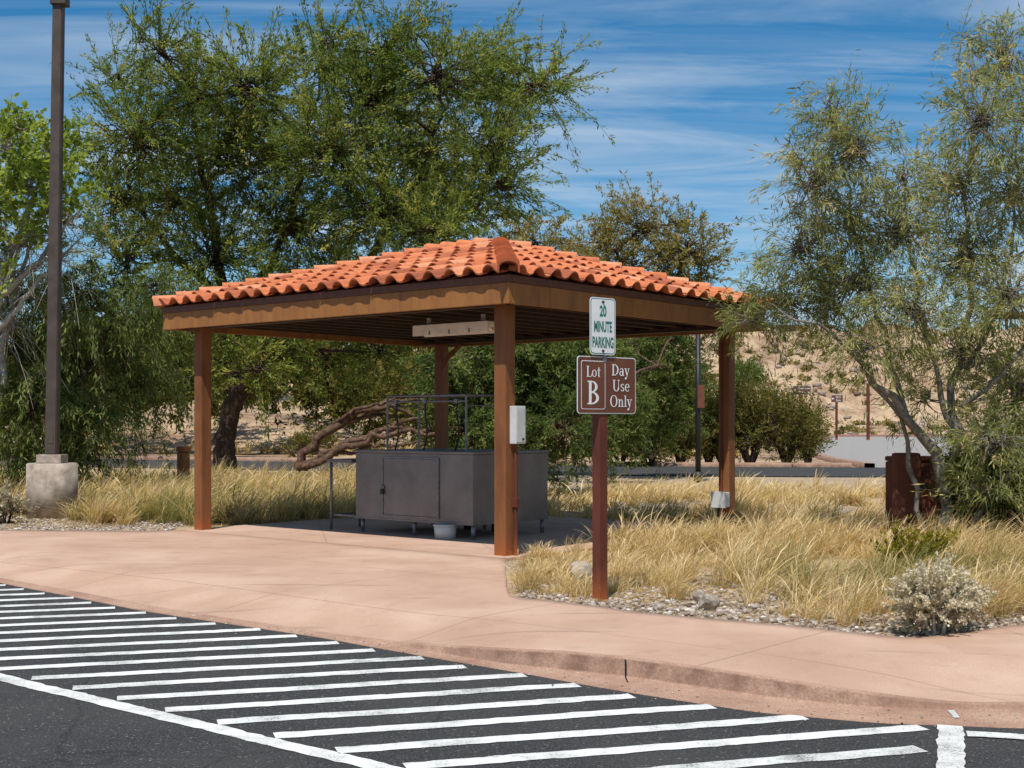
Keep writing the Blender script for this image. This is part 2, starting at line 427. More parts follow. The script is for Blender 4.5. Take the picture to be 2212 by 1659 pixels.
# ---------------------------------------------------------------- terrain
xs=np.r_[-4000,-1500,-600,-300,-200,-140,-100,-80,np.linspace(-66,-24,22),np.arange(-22,22.01,.3),np.arange(24,130,1.6),np.linspace(135,300,18),600,1500,4000]
ys=np.r_[-3000,-600,-100,-30,0,np.arange(5,32.01,.3),np.linspace(33,80,40),np.linspace(83,140,20),np.arange(142,252,1.4),260,300,400,700,1500,5000]
X,Y=np.meshgrid(xs,ys,indexing='ij')
mx=Kd[:,0]*.3+Id[:,0]*.7; my=Kd[:,1]*.3+Id[:,1]*.7
order=np.argsort(mx)
mid=np.interp(X,mx[order],my[order])
mid=np.where(X<-17,my[order][0]+(-17-X)*1.0,mid)
Z=np.where(Y>mid,-.035,-.30)
def fb(X,Y):
    X=np.asarray(X,float);Y=np.asarray(Y,float); o=np.zeros(X.shape)
    it=np.nditer([X,Y],flags=['multi_index'])
    for a,b in it:
        if b>75 and b<320 and abs(a)<200:
            a=float(a);b=float(b)
            o[it.multi_index]=3.2*(.5-abs(mn.noise((a*.045,b*.045,1.))*1.6))+2.0*mn.noise((a*.13,b*.13,4.))+1.3*mn.noise((a*.35,b*.35,7.))
    return o
def terr(X,Y):
    hs=sstep((Y-150)/90)
    hill=hs*17.5*sstep((X+60)/70)
    left=sstep((Y-70)/14)*2.2*sstep((-4-X)/8)+sstep((Y-120)/90)*6*sstep((-X)/50)
    rough=fb(X,Y)*(sstep((Y-150)/30)*(1.0)+.15*sstep((Y-75)/20)*sstep((-X)/6))
    return hill+left+rough
Z=Z+terr(X,Y)
nx,ny=X.shape
V=np.stack([X,Y,Z],-1).reshape(-1,3)
ii,jj=np.meshgrid(np.arange(nx-1),np.arange(ny-1),indexing='ij')
F=np.stack([ii*ny+jj,(ii+1)*ny+jj,(ii+1)*ny+jj+1,ii*ny+jj+1],-1).reshape(-1,4)
build('ground',V,F,[M['ground']],smooth=True)

# ---------------------------------------------------------------- painted markings
ZP=-.131
n_h=np.array([-.284,.959]); d_h=np.array([.959,.284]); u2=np.array([.643,.766]); u1=np.array([-.766,.643])
acc=Acc()
def strip(p,q,w,jit=.008,ext=0):
    p=np.array(p,float);q=np.array(q,float); L=np.linalg.norm(q-p); d=(q-p)/L; nn=np.array([-d[1],d[0]])
    k=max(2,int(L/.05)); t=np.linspace(0,1,k)
    c=p+(q-p)*t[:,None]; wv=np.cumsum(RNG.normal(0,.0022,k)); wv-=np.linspace(0,wv[-1],k)
    a=c+nn*(w/2+wv+RNG.normal(0,jit*.45,k))[:,None]; b=c-nn*(w/2-wv+RNG.normal(0,jit*.45,k))[:,None]
    V=np.empty((2*k,3)); V[0::2,:2]=a; V[1::2,:2]=b; V[:,2]=ZP
    i=np.arange(k-1)*2
    acc.add(V,np.stack([i,i+1,i+3,i+2],1))
def gut_hit(o):
    s=Gd@n_h-o; best=None
    for i in range(len(s)-1):
        if s[i]*s[i+1]<=0 and s[i]!=s[i+1]:
            f=s[i]/(s[i]-s[i+1]); p=Gd[i]*(1-f)+Gd[i+1]*f
            if best is None or p@d_h<best@d_h: best=p
    return best
o=4.50
bx=np.array([2.37,7.07]); bdir=np.array([.32,.947])
nb=np.array([.947,-.32])
while o<22:
    A=np.array([n_h,u2]); st=np.linalg.solve(A,np.array([o,4.43]))
    en=gut_hit(o)
    A2=np.array([n_h,nb]); eb=np.linalg.solve(A2,np.array([o,nb@bx-.07]))
    if en is None or (eb@d_h<en@d_h): en=eb
    en=en-d_h*(.03+random.uniform(0,.08))
    if (en-st)@d_h>.15: strip(st,en,.13)
    o+=.4
strip(u2*4.36-u1*9,u2*4.36+u1*1.9,.125)
e1=u2*4.36+u1*1.9
strip(e1,u2*4.36+u1*30,.125)
ZP=-.1295
strip(bx-bdir*.02,bx-bdir*3.8,.13)
ZP=-.1275
strip((2.39,6.86),(2.72,6.77),.12); strip((2.72,6.77),(7.5,5.6),.12)
acc.out('road_marking',[M['paint']])
acc=Acc()
acc.add([(2.44,7.20,-.1215),(2.47,7.20,-.1215),(2.50,7.38,-.1195),(2.46,7.38,-.1195)],[(0,1,2,3)])
acc.out('paint_mark',[M['paint']])

# ---------------------------------------------------------------- roads behind
def road(name,pts,mat,w,z=.0):
    q=resample(np.array(pts,float),60)
    d=np.gradient(q,axis=0); d/=np.linalg.norm(d,axis=1,keepdims=True); nn=np.c_[-d[:,1],d[:,0]]
    V=np.empty((120,3)); V[0::2,:2]=q+nn*w/2; V[1::2,:2]=q-nn*w/2
    V[:,2]=z
    i=np.arange(59)*2
    build(name,V,np.stack([i,i+1,i+3,i+2],1),[mat]); return q,nn
rp=[(-60,64),(-30,56),(-12,49),(2,42.5),(12,40.5),(24,44),(50,58)]
q,nn=road('asphalt_road',rp,M['asphalt'],8,-.01)
k=(q[:,0]<12.6)
a=q[k]+nn[k]*4.02; b=q[k]+nn[k]*4.35; n_=len(a)
V=np.concatenate([np.c_[a,np.full(n_,-.02)],np.c_[a+.01,np.full(n_,.13)],np.c_[b,np.full(n_,.14)],np.c_[b,np.full(n_,-.1)]])
F=[(r*n_+i,r*n_+i+1,(r+1)*n_+i+1,(r+1)*n_+i) for r in range(3) for i in range(n_-1)]
build('kerb',V,F,[M['kerb']])
# pale road sweeping away to the right, with its kerb on the inner side
edge=resample(np.array([(12.4,44.6),(12.6,48),(13.4,56),(17,75),(26,110),(37,149)],float),40)
far=resample(np.array([(34,46),(45,60),(60,80),(75,105),(90,130),(105,149)],float),40)
V=np.concatenate([np.c_[edge,np.full(40,.0)],np.c_[far,np.full(40,.0)]])
build('pale_road',V,[(i,40+i,41+i,i+1) for i in range(39)],[M['asphalt_old']])
d=np.gradient(edge,axis=0); d/=np.linalg.norm(d,axis=1,keepdims=True); en=np.c_[-d[:,1],d[:,0]]
V=np.concatenate([np.c_[edge,np.full(40,-.01)],np.c_[edge,np.full(40,.14)],np.c_[edge+en*.35,np.full(40,.15)],np.c_[edge+en*.36,np.full(40,-.1)]])
build('kerb',V,[(r*40+i,r*40+i+1,(r+1)*40+i+1,(r+1)*40+i) for r in range(3) for i in range(39)],[M['kerb']])
boxes('red_kerb',[(20,120,149.5,150.3,-.3,.22)],M['redkerb'],None,.03)

# ---------------------------------------------------------------- pavilion
PA=empty('picnic_pavilion',(-.084,14.84,0),math.radians(-40))
Lx,Ly=5.59,4.89
pw=.086
for i,(x,y) in enumerate(((0,0),(-Lx,0),(0,Ly),(-Lx-.02,Ly+.06))):
    boxes('post_%d'%(i+1),[(x-pw,x+pw,y-pw,y+pw,-.03,2.99)],M['steel'],PA,.012)
ob=.39
B=[(-Lx-ob,ob,-ob,-ob+.06,2.82,3.05),(-Lx-ob,ob,Ly+ob-.06,Ly+ob,2.82,3.05),
   (-Lx-ob,-Lx-ob+.06,-ob+.0601,Ly+ob-.0601,2.82,3.05),(ob-.06,ob,-ob+.0601,Ly+ob-.0601,2.82,3.05)]
boxes('perimeter_beam',B,M['beam'],PA,.004)
of=.405
Fb=[(-Lx-of,of,-of,-of+.06,3.052,3.135),(-Lx-of,of,Ly+of-.06,Ly+of,3.052,3.135),
   (-Lx-of,-Lx-of+.06,-of+.0601,Ly+of-.0601,3.052,3.135),(of-.06,of,-of+.0601,Ly+of-.0601,3.052,3.135)]
boxes('fascia',Fb,M['fascia'],PA,.004)
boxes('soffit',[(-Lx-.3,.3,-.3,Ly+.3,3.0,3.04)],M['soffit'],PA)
J=[]
x=-Lx-.2
while x<.25:
    J.append((x,x+.05,-.31,Ly+.31,2.895,2.998)); x+=.42
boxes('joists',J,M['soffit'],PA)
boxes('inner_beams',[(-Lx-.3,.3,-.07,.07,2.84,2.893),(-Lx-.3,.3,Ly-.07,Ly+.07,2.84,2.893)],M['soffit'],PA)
oe=.40; x0,x1=-Lx-oe,oe; y0,y1=-oe,Ly+oe; ez=3.14; rise=.80
cx=(x0+x1)/2; cy=(y0+y1)/2; rl=.62
RA=Vector((cx-rl,cy,ez+rise)); RB=Vector((cx+rl,cy,ez+rise))
c00=Vector((x0,y0,ez));c10=Vector((x1,y0,ez));c11=Vector((x1,y1,ez));c01=Vector((x0,y1,ez))
me=bpy.data.meshes.new('roof_deck')
me.from_pydata([tuple(v) for v in (c00,c10,c11,c01,RA,RB)]+[(x0,y0,ez-.003),(x1,y0,ez-.003),(x1,y1,ez-.003),(x0,y1,ez-.003)],[],
   [(0,1,5,4),(1,2,5),(2,3,4,5),(3,0,4),(9,8,7,6)])
obj('roof_deck',me,PA,[M['fascia']])
TW=.30; TE=.37
def prof(xi):
    if xi<.62: return .028+.072*math.sin(math.pi*xi/.62)**.75
    return .028-.02*math.sin(math.pi*(xi-.62)/.38)
XI=[0,.04,.1,.18,.31,.44,.52,.58,.62,.70,.81,.92,1.0]
def tile_face(name,A,Bp,hl,hr):
    e=(Bp-A); L=e.length; e.normalize()
    upv=(hl-A)-e*((hl-A).dot(e)); vlen=upv.length; upv.normalize(); nn=e.cross(upv); 
    if nn.z<0: nn=-nn
    V=[];Fc=[];R=[]
    nt=int(L/TW); tw=L/nt
    ncs=int(math.ceil((vlen+.06)/TE))
    for i in range(nt):
        for j in range(ncs):
            v0=-.075+j*TE; v1=v0+TE+.04
            js=random.uniform(-.010,.010); jn=random.uniform(-.004,.008); jt=random.uniform(-.010,.010)
            b=len(V); r=min(1,max(0,random.gauss(.5,.26)))
            if random.random()<.10: r=random.choice((.0,.98))
            for (v,ad) in ((v0,-.018),(v0,.0),(v1,.0)):
                lift=(.036 if v==v0 else .0)
                for xi in XI:
                    V.append(A+e*((i+xi)*tw+js+(jt if v==v0 else -jt))+upv*(v+js)+nn*(prof(xi)+lift+ad+jn))
            for xi in XI:
                V.append(A+e*((i+xi)*tw+js)+upv*(v0+.16)+nn*(prof(xi)+.034-.018+jn-.01))
            n=len(XI)
            for k in range(n-1):
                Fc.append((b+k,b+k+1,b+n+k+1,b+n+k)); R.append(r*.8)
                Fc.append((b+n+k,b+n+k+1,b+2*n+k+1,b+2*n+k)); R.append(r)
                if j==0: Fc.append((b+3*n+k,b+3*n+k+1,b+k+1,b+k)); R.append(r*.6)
    me=bpy.data.meshes.new(name); me.from_pydata([tuple(v) for v in V],[],Fc)
    a=me.attributes.new('var','FLOAT','FACE'); a.data.foreach_set('value',R)
    bm=bmesh.new(); bm.from_mesh(me)
    for P,Q,ref in ((A,hl,Bp),(Bp,hr,A)):
        d=(Q-P); pn=Vector((-d.y,d.x,0)).normalized()
        if (ref-P).dot(pn)>0: pn=-pn
        bmesh.ops.bisect_plane(bm,geom=list(bm.verts)+list(bm.edges)+list(bm.faces),plane_co=P,plane_no=pn,clear_outer=True)
    h=Vector((upv.x,upv.y,0)).normalized()
    bmesh.ops.bisect_plane(bm,geom=list(bm.verts)+list(bm.edges)+list(bm.faces),plane_co=hl,plane_no=h,clear_outer=True)
    for f in bm.faces: f.smooth=True
    bm.to_mesh(me); bm.free()
    me.set_sharp_from_angle(angle=math.radians(50))
    return obj(name,me,PA,[M['tile']])
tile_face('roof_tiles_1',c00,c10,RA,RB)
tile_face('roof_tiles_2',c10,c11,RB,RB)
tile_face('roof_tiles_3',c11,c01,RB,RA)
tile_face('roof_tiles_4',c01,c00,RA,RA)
V=[];Fc=[];R=[]
def caps(P,Q,cl=.34,r=.125):
    d=Q-P; L=d.length; d.normalize(); side=Vector((d.y,-d.x,0)).normalized(); nn=side.cross(d)
    if nn.z<0: nn=-nn
    n=max(1,round(L/cl)); c=L/n
    for i in range(n):
        s0=i*c-.09; s1=(i+1)*c+.03; rr=random.gauss(.72,.2); rr=min(1,max(.1,rr))
        b=len(V); m=13; sh=random.uniform(-.008,.008)
        for (s,ra,ba,z0) in ((s0,r-.022,.066,.04),(s0,r,.078,.06),(s1,r*.80,.030,.04)):
            for k in range(m):
                a=math.pi*k/(m-1)
                up=math.sin(a)**.75*ra*.8
                V.append(P+d*s+side*(math.cos(a)*ra+sh)+nn*(up+ba-(z0 if k in(0,m-1) else 0)))
        for k in range(m-1):
            Fc.append((b+k,b+k+1,b+m+k+1,b+m+k)); R.append(rr*.45)  # lip tone lowered: gap shade painted into the cap colour
            Fc.append((b+m+k,b+m+k+1,b+2*m+k+1,b+2*m+k)); R.append(rr)
        b2=len(V)
        for k in range(m):
            a=math.pi*k/(m-1)
            V.append(P+d*(s0+.2)+side*(math.cos(a)*(r-.035)+sh)+nn*(math.sin(a)**.75*(r-.045)*.8+.035-(0.04 if k in(0,m-1) else 0)))
        for k in range(m-1):
            Fc.append((b2+k,b2+k+1,b+k+1,b+k)); R.append(rr*.2)  # underside darker still, shade beneath each cap put into its colour
for P,Q in ((c10,RB),(c11,RB),(c01,RA),(c00,RA),(RA,RB)): caps(P,Q)
me=bpy.data.meshes.new('hip_caps'); me.from_pydata([tuple(v) for v in V],[],Fc)
a=me.attributes.new('var','FLOAT','FACE'); a.data.foreach_set('value',R)
for p in me.polygons: p.use_smooth=True
me.set_sharp_from_angle(angle=math.radians(50))
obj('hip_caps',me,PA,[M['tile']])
boxes('concrete_pad',[(-Lx-.22,.22,-.22,Ly+.3,-.13,.005)],M['conc'],PA,.004)
boxes('breaker_box',[(pw+.004,pw+.10,-.02,.15,1.27,1.70)],M['ebox'],PA,.006)
boxes('breaker_box_cover',[(pw+.1002,pw+.106,-.01,.14,1.29,1.68)],M['ebox'],PA,.002)
boxes('breaker_handle',[(pw+.107,pw+.125,.08,.10,1.31,1.335)],M['black'],PA,.002)
pipe('conduit',[(pw+.04,.05,1.27),(pw+.04,.05,.9),(pw+.04,.05,.5),(pw+.04,.05,0)],.022,M['signwood'],PA)
boxes('conduit_fitting',[(pw+.005,pw+.075,.015,.085,.55,.66)],M['signwood'],PA,.008)
boxes('junction_box',[(-.12,.10,Ly-pw-.13,Ly-pw-.005,.32,.53)],M['ebox'],PA,.008)
boxes('junction_box_lid',[(-.13,.11,Ly-pw-.137,Ly-pw-.1302,.31,.54)],M['ebox'],PA,.003)
pipe('junction_conduit',[(-.05,Ly-pw-.06,.32),(-.05,Ly-pw-.06,0)],.02,M['black'],PA)
pipe('post_conduit',[(-.02,Ly-pw-.03,.53),(-.02,Ly-pw-.03,1.5),(-.02,Ly-pw-.03,2.85)],.015,M['signwood'],PA)
boxes('post_base_plate',[(-.11,.11,Ly-.11,Ly+.11,-.02,.20)],M['black'],PA,.004)
fx,fy=-1.9,1.25
boxes('light_fixture',[(fx-.66,fx+.66,fy-.09,fy+.09,2.74,2.80)],M['fix'],PA,.008)
pipe('light_tube_1',[(fx-.6,fy-.05,2.715),(fx+.6,fy-.05,2.715)],.022,M['fix'],PA)
pipe('light_tube_2',[(fx-.6,fy+.05,2.715),(fx+.6,fy+.05,2.715)],.022,M['fix'],PA)
boxes('light_reflector',[(fx-.66,fx+.66,fy-.125,fy-.095,2.66,2.80),(fx-.66,fx+.66,fy+.095,fy+.125,2.66,2.80)],M['fix'],PA,.004)
boxes('light_clips',[(fx+k-.012,fx+k+.012,fy-.129,fy-.126,2.665,2.72) for k in (-.35,0,.35)],M['galv'],PA)
pipe('brace',[(-Lx+.06,Ly,2.45),(-Lx+.18,Ly,2.62),(-Lx+.5,Ly,2.84)],.04,M['steel'],PA)
boxes('fixture_hangers',[(fx-.5,fx-.46,fy-.02,fy+.02,2.80,2.9),(fx+.46,fx+.5,fy-.02,fy+.02,2.80,2.9)],M['fix'],PA)

# ---------------------------------------------------------------- steel cleaning station
ST=empty('fish_cleaning_station',(-.5,16.72,0),math.radians(-40))
boxes('cabinet',[(-2.18,0,0,1.54,.20,1.10)],M['inox'],ST,.006)
boxes('counter_top',[(-2.2,.02,-.02,1.56,1.102,1.135)],M['inox'],ST,.006)
boxes('cabinet_base',[(-2.19,.01,-.01,1.55,.19,.215)],M['inox'],ST,.003)
boxes('door',[(-1.62,-.62,-.012,-.002,.27,1.03)],M['inox'],ST,.004)
boxes('door_frame',[(-1.65,-1.628,-.018,-.003,.25,1.05),(-.612,-.59,-.018,-.003,.25,1.05),(-1.6279,-.6121,-.018,-.003,1.035,1.05),(-1.6279,-.6121,-.018,-.003,.25,.265)],M['galv'],ST,.002)
boxes('padlock',[(-1.655,-1.60,-.045,-.02,.54,.61)],M['black'],ST,.006)
pipe('padlock_shackle',[(-1.645,-.03,.6),(-1.643,-.03,.64),(-1.628,-.03,.66),(-1.613,-.03,.64),(-1.61,-.03,.6)],.006,M['galv'],ST)
boxes('door_latch',[(-1.68,-1.59,-.03,-.019,.625,.655)],M['galv'],ST,.002)
for i,(x,y) in enumerate(((-.05,.06),(-2.1,.06),(-.05,1.48),(-2.1,1.48),(-1.1,.06),(-1.1,1.48))):
    cyl('leg_%d'%(i+1),x,y,0.006,.20,.026,.03,M['galv'],ST,14)
for i,x in enumerate((-.8,-1.3,-.3)):
    cyl('drain_%d'%(i+1),x,.8,.05,.19,.06,.06,M['black'],ST,14)
boxes('shelf',[(-2.72,-2.215,-.05,.6,.955,1.0)],M['inox'],ST,.006)
boxes('shelf_rail',[(-2.70,-2.22,.02,.045,.20,.225),(-2.70,-2.675,.05,.55,.20,.225)],M['galv'],ST,.003)
for i,(x,y) in enumerate(((-2.68,0.0),(-2.68,.55))):
    cyl('shelf_leg_%d'%(i+1),x,y,.006,.955,.02,.02,M['galv'],ST,12)
fa,fb_,fc,fd=-1.93,-.45,.37,1.0
P=Acc()
def seg(p,q,r=.016):
    V,F=tubes(np.array([[p,(np.array(p)+np.array(q))/2,q]],float),np.full((1,3),r),8); P.add(V,F)
for x in (fa,fb_):
    for y in (fc,fd): seg((x,y,1.13),(x,y,1.88))
for z in (1.88,1.80):
    seg((fa,fc,z),(fb_,fc,z)); 
seg((fa,fd,1.88),(fb_,fd,1.88)); 
for x in (fa,fb_): seg((x,fc,1.88),(x,fd,1.88)); seg((x,fc,1.74),(x,fd,1.74),.01)
P.out('spray_frame',[M['galv']],ST,True)
for i,x in enumerate((-1.75,-1.2,-.62)):
    pipe('hose_%d'%(i+1),resample([(x,fc,1.80),(x+.02,fc-.02,1.6),(x+.09,fc-.05,1.42),(x+.04,fc-.02,1.25),(x-.03,fc,1.14)],16),.011,M['black'],ST)
    boxes('valve_%d'%(i+1),[(x-.03,x+.03,fc-.03,fc+.03,1.77,1.83)],M['galv'],ST,.006)
BK=empty('bucket',(-.87,17.0,0.006))
cyl('pail',0,0,0,.185,.135,.152,M['bucket'],BK,32)
cyl('rim',0,0,.165,.18,.160,.160,M['bucket'],BK,32)

# ---------------------------------------------------------------- lamp post
LP=empty('street_lamp',(-7.45,21.15,0))
cyl('concrete_base',0,0,-.05,.86,.40,.395,M['oldconc'],LP,40,.015)
boxes('base_cover',[(-.2,.2,-.17,.17,.862,1.0)],M['oldconc'],LP,.01)
bm=bmesh.new()
r0,r1=.092,.078
vs=[bm.verts.new(v) for v in [(-r0,-r0,1.0),(r0,-r0,1.0),(r0,r0,1.0),(-r0,r0,1.0),(-r1+.11,-r1,8.4),(r1+.11,-r1,8.4),(r1+.11,r1,8.4),(-r1+.11,r1,8.4)]]
for f in BOXF: bm.faces.new([vs[i] for i in f])
bmesh.ops.bevel(bm,geom=list(bm.edges),offset=.012,segments=2,affect='EDGES')
me=bpy.data.meshes.new('pole'); bm.to_mesh(me); bm.free(); obj('pole',me,LP,[M['pole']])
boxes('arm',[(-.7,.9,-.04,.04,8.402,8.47)],M['pole'],LP,.01)
boxes('lamp_head',[(.45,1.1,-.2,.2,8.475,8.65),(-.9,-.25,-.2,.2,8.475,8.65)],M['pole'],LP,.02)
boxes('lens',[(.5,1.05,-.15,.15,8.465,8.474),(-.85,-.3,-.15,.15,8.465,8.474)],M['white'],LP)
boxes('sensor_box',[(.0,.25,-.12,.12,8.27,8.399)],M['pole'],LP,.01)
boxes('access_plate',[(-.05,.05,-.098,-.0935,1.18,1.32)],M['pole'],LP,.002)

# ---------------------------------------------------------------- signs
def rr(w,h,r,cx,cz,y,n=5):
    pts=[]
    for (sx,sz,a0) in ((1,1,0),(-1,1,90),(-1,-1,180),(1,-1,270)):
        for k in range(n+1):
            a=math.radians(a0+90*k/n)
            pts.append((cx+sx*(w/2-r)+r*math.cos(a),y,cz+sz*(h/2-r)+r*math.sin(a)))
    return pts
def plate(name,w,h,r,cx,cz,y,mat,parent,th=.0):
    f=rr(w,h,r,cx,cz,y); n=len(f); V=list(f); Fs=[tuple(range(n))[::-1]]
    if th:
        V+=[(a,y+th,c) for a,_,c in f]; Fs.append(tuple(range(n,2*n)))
        for k in range(n): Fs.append((k,(k+1)%n,n+(k+1)%n,n+k))
    me=bpy.data.meshes.new(name); me.from_pydata(V,[],Fs); me.update()
    return obj(name,me,parent,[mat])
def text(name,s,cap,wid,cx,cz,y,mat,parent,off=0.):
    """lettering fitted to cap height and width"""
    c=bpy.data.curves.new(name,'FONT'); c.body=s; c.size=1; c.align_x='CENTER'; c.offset=off
    to=bpy.data.objects.new('t',c); COL.objects.link(to); bpy.context.view_layer.update()
    dg=bpy.context.evaluated_depsgraph_get()
    me=bpy.data.meshes.new_from_object(to.evaluated_get(dg)); bpy.data.objects.remove(to)
    A=np.array([v.co[:] for v in me.vertices]); lo=A.min(0); hi=A.max(0)
    for v in me.vertices:
        v.co=(cx+((v.co.x-lo[0])/(hi[0]-lo[0])-.5)*wid,y,cz+((v.co.y-lo[1])/(hi[1]-lo[1])-.5)*cap)
    return obj(name,me,parent,[mat])
TK,TN=.155,.06
def arc(cx,cy,ro,so,ri,si,a0=0,a1=360,n=22):
    q=[]
    for k in range(n+1):
        a=math.radians(a0+(a1-a0)*k/n)
        q.append(((cx+ro*math.cos(a),cy+so*math.sin(a)),(cx+ri*math.cos(a),cy+si*math.sin(a))))
    return q
def st(x0,y0,x1,y1,w):
    d=math.hypot(x1-x0,y1-y0); nx_,ny_=-(y1-y0)/d*w/2,(x1-x0)/d*w/2
    return [((x0+nx_,y0+ny_),(x0-nx_,y0-ny_)),((x1+nx_,y1+ny_),(x1-nx_,y1-ny_))]
def sf(x0,x1,y): return st(x0,y,x1,y,TN)
GL={
'L':(.66,[st(.2,0,.2,1,TK),sf(.04,.62,.028),sf(.04,.38,.972),st(.6,.0,.62,.26,TN)]),
'o':(.66,[arc(.32,.33,.29,.35,.16,.30)]),
't':(.44,[st(.2,.1,.2,.9,.13),sf(.03,.4,.64),arc(.3,.12,.165,.13,.04,.07,180,300)]),
'B':(.78,[st(.2,0,.2,1,TK),sf(.04,.3,.028),sf(.04,.3,.972),arc(.27,.75,.36,.25,.21,.20,-90,90),arc(.27,.27,.44,.27,.28,.215,-90,90)]),
'D':(.90,[st(.2,0,.2,1,TK),sf(.04,.3,.028),sf(.04,.3,.972),arc(.28,.5,.55,.5,.38,.445,-90,90)]),
'a':(.60,[arc(.25,.20,.22,.22,.10,.165),st(.45,0,.45,.46,.125),arc(.29,.44,.22,.24,.10,.185,0,155),sf(.42,.58,.028)]),
'y':(.64,[st(.13,.65,.34,.05,.13),st(.53,.65,.24,-.28,TN),sf(.0,.26,.64),sf(.4,.64,.64),arc(.16,-.22,.1,.1,.02,.02)]),
'U':(.92,[st(.2,1,.2,.34,TK),st(.72,1,.72,.34,TN+.01),arc(.4625,.34,.34,.36,.19,.30,180,360),sf(.04,.36,.972),sf(.58,.86,.972)]),
's':(.52,[arc(.26,.49,.20,.18,.08,.12,20,270),arc(.26,.18,.21,.19,.09,.13,-160,90)]),
'e':(.60,[arc(.31,.33,.28,.35,.15,.30,8,325),sf(.1,.56,.37)]),
'O':(.98,[arc(.47,.5,.45,.53,.29,.475)]),
'n':(.74,[st(.18,0,.18,.66,.13),st(.54,0,.54,.42,.13),arc(.39,.42,.215,.24,.085,.18,0,150),sf(.04,.32,.028),sf(.4,.7,.028),sf(.03,.2,.64)]),
'l':(.36,[st(.18,0,.18,1,.13),sf(.04,.32,.028),sf(.02,.2,.972)]),
}
def serif(name,s,size,cx,cz,y,mat,parent,sx=1.0):
    V=[];Fs=[]; tot=sum(GL[ch][0] for ch in s); x=-tot/2; k=0
    for ch in s:
        for q in GL[ch][1]:
            b=len(V); yy=y-.00012*k; k+=1
            for (p,r_) in q:
                V.append((cx+(x+p[0])*size*sx,yy,cz+(p[1]-.5)*size)); V.append((cx+(x+r_[0])*size*sx,yy,cz+(r_[1]-.5)*size))
            for i in range(len(q)-1): Fs.append((b+2*i,b+2*i+1,b+2*i+3,b+2*i+2))
        x+=GL[ch][0]
    me=bpy.data.meshes.new(name); me.from_pydata(V,[],Fs); me.update()
    return obj(name,me,parent,[mat])
SG=empty('parking_sign',(.76,11.28,0),math.radians(40))
boxes('post',[(-.047,.047,-.047,.047,-.05,2.10)],M['signwood'],SG,.005)
bw,bh=.70,.49; bcx,bcz=.03,1.83; by=-.056
plate('brown_panel_edge',bw,bh,.03,bcx,bcz,by,M['white'],SG,.004)
plate('brown_panel',bw-.014,bh-.014,.026,bcx,bcz,by-.0015,M['brown'],SG)
lx=bcx-.165
plate('lot_frame',.285,bh-.075,.02,lx,bcz,by-.0025,M['white'],SG)
plate('lot_panel',.272,bh-.088,.016,lx,bcz,by-.0035,M['brown'],SG)
serif('lot_text','Lot',.092,lx,bcz+.115,by-.005,M['white'],SG,1.05)
serif('lot_letter','B',.20,lx+.0,bcz-.065,by-.005,M['white'],SG,1.0)
rx_=bcx+.165
serif('day_text','Day',.098,rx_-.005,bcz+.135,by-.005,M['white'],SG,1.05)
serif('use_text','Use',.098,rx_,bcz+.0,by-.005,M['white'],SG,1.05)
serif('only_text','Only',.098,rx_,bcz-.135,by-.005,M['white'],SG,1.0)
boxes('sign_brace',[(-.02,.02,-.062,-.0475,2.03,2.57)],M['galv'],SG,.002)
gx,gz=-.035,2.335; gy=-.072
plate('time_sign_panel',.305,.49,.035,gx,gz,gy,M['white'],SG,.003)
plate('time_sign_border',.289,.474,.03,gx,gz,gy-.001,M['green'],SG)
plate('time_sign_face',.275,.460,.026,gx,gz,gy-.002,M['white'],SG)
text('time_text','20',.095,.080,gx,gz+.130,gy-.0035,M['green'],SG,.03)
text('minute_text','MINUTE',.095,.212,gx,gz-.004,gy-.0035,M['green'],SG,.03)
text('parking_text','PARKING',.095,.252,gx,gz-.138,gy-.0035,M['green'],SG,.03)
for i,z in enumerate((gz+.208,gz-.212)):
    bm=bmesh.new(); bmesh.ops.create_cone(bm,cap_ends=True,segments=14,radius1=.013,radius2=.011,depth=.008)
    bmesh.ops.rotate(bm,verts=bm.verts,cent=(0,0,0),matrix=Matrix.Rotation(math.pi/2,3,'X'))
    bmesh.ops.translate(bm,verts=bm.verts,vec=(gx,gy-.006,z))
    me=bpy.data.meshes.new('b'); bm.to_mesh(me); bm.free(); obj('bolt_%d'%(i+1),me,SG,[M['black']])
def gz_at(x,y): return float(terr(np.array([x],float),np.array([y],float))[0])
def farsign(u,v,d,w,h,lines,name='direction_sign',rz=0.1):
    p=sv(u,v,d); g0=gz_at(p[0],p[1])
    E=empty(name,(p[0],p[1],g0),rz); z=p[2]-g0
    boxes('post',[(-.09,.09,.03,.2,-.3,z+h/2)],M['signwood'],E)
    plate('panel',w,h,.04,0,z,-.02,M['white'],E,.03); plate('face',w*.96,h*.93,.03,0,z,-.03,M['brown'],E)
    for i,(s,ww) in enumerate(lines):
        text('text_%d'%(i+1),s,h*.27,w*ww,w*.12,z+h*.2-i*h*.42,-.04,M['white'],E,.01)
    a=h*.28; ax=-w*.34
    me=bpy.data.meshes.new('arrow'); me.from_pydata([(ax-a*.6,-.04,z),(ax,-.04,z+a*.6),(ax,-.04,z+a*.2),(ax+a*.6,-.04,z+a*.2),(ax+a*.6,-.04,z-a*.2),(ax,-.04,z-a*.2),(ax,-.04,z-a*.6)],[],[(0,1,2,3,4,5,6)])
    obj('arrow',me,E,[M['white']])
farsign(1732,843,92,1.35,.64,[('Day Use',.6),('Parking',.6)])
farsign(1808,861,120,1.15,.68,[('Park',.42),('Exit',.38)])
p=sv(1876,930,118); boxes('marker_post',[(p[0]-.13,p[0]+.13,118,118.25,-.1,sv(0,828,118)[2])],M['signwood'],None,.02)

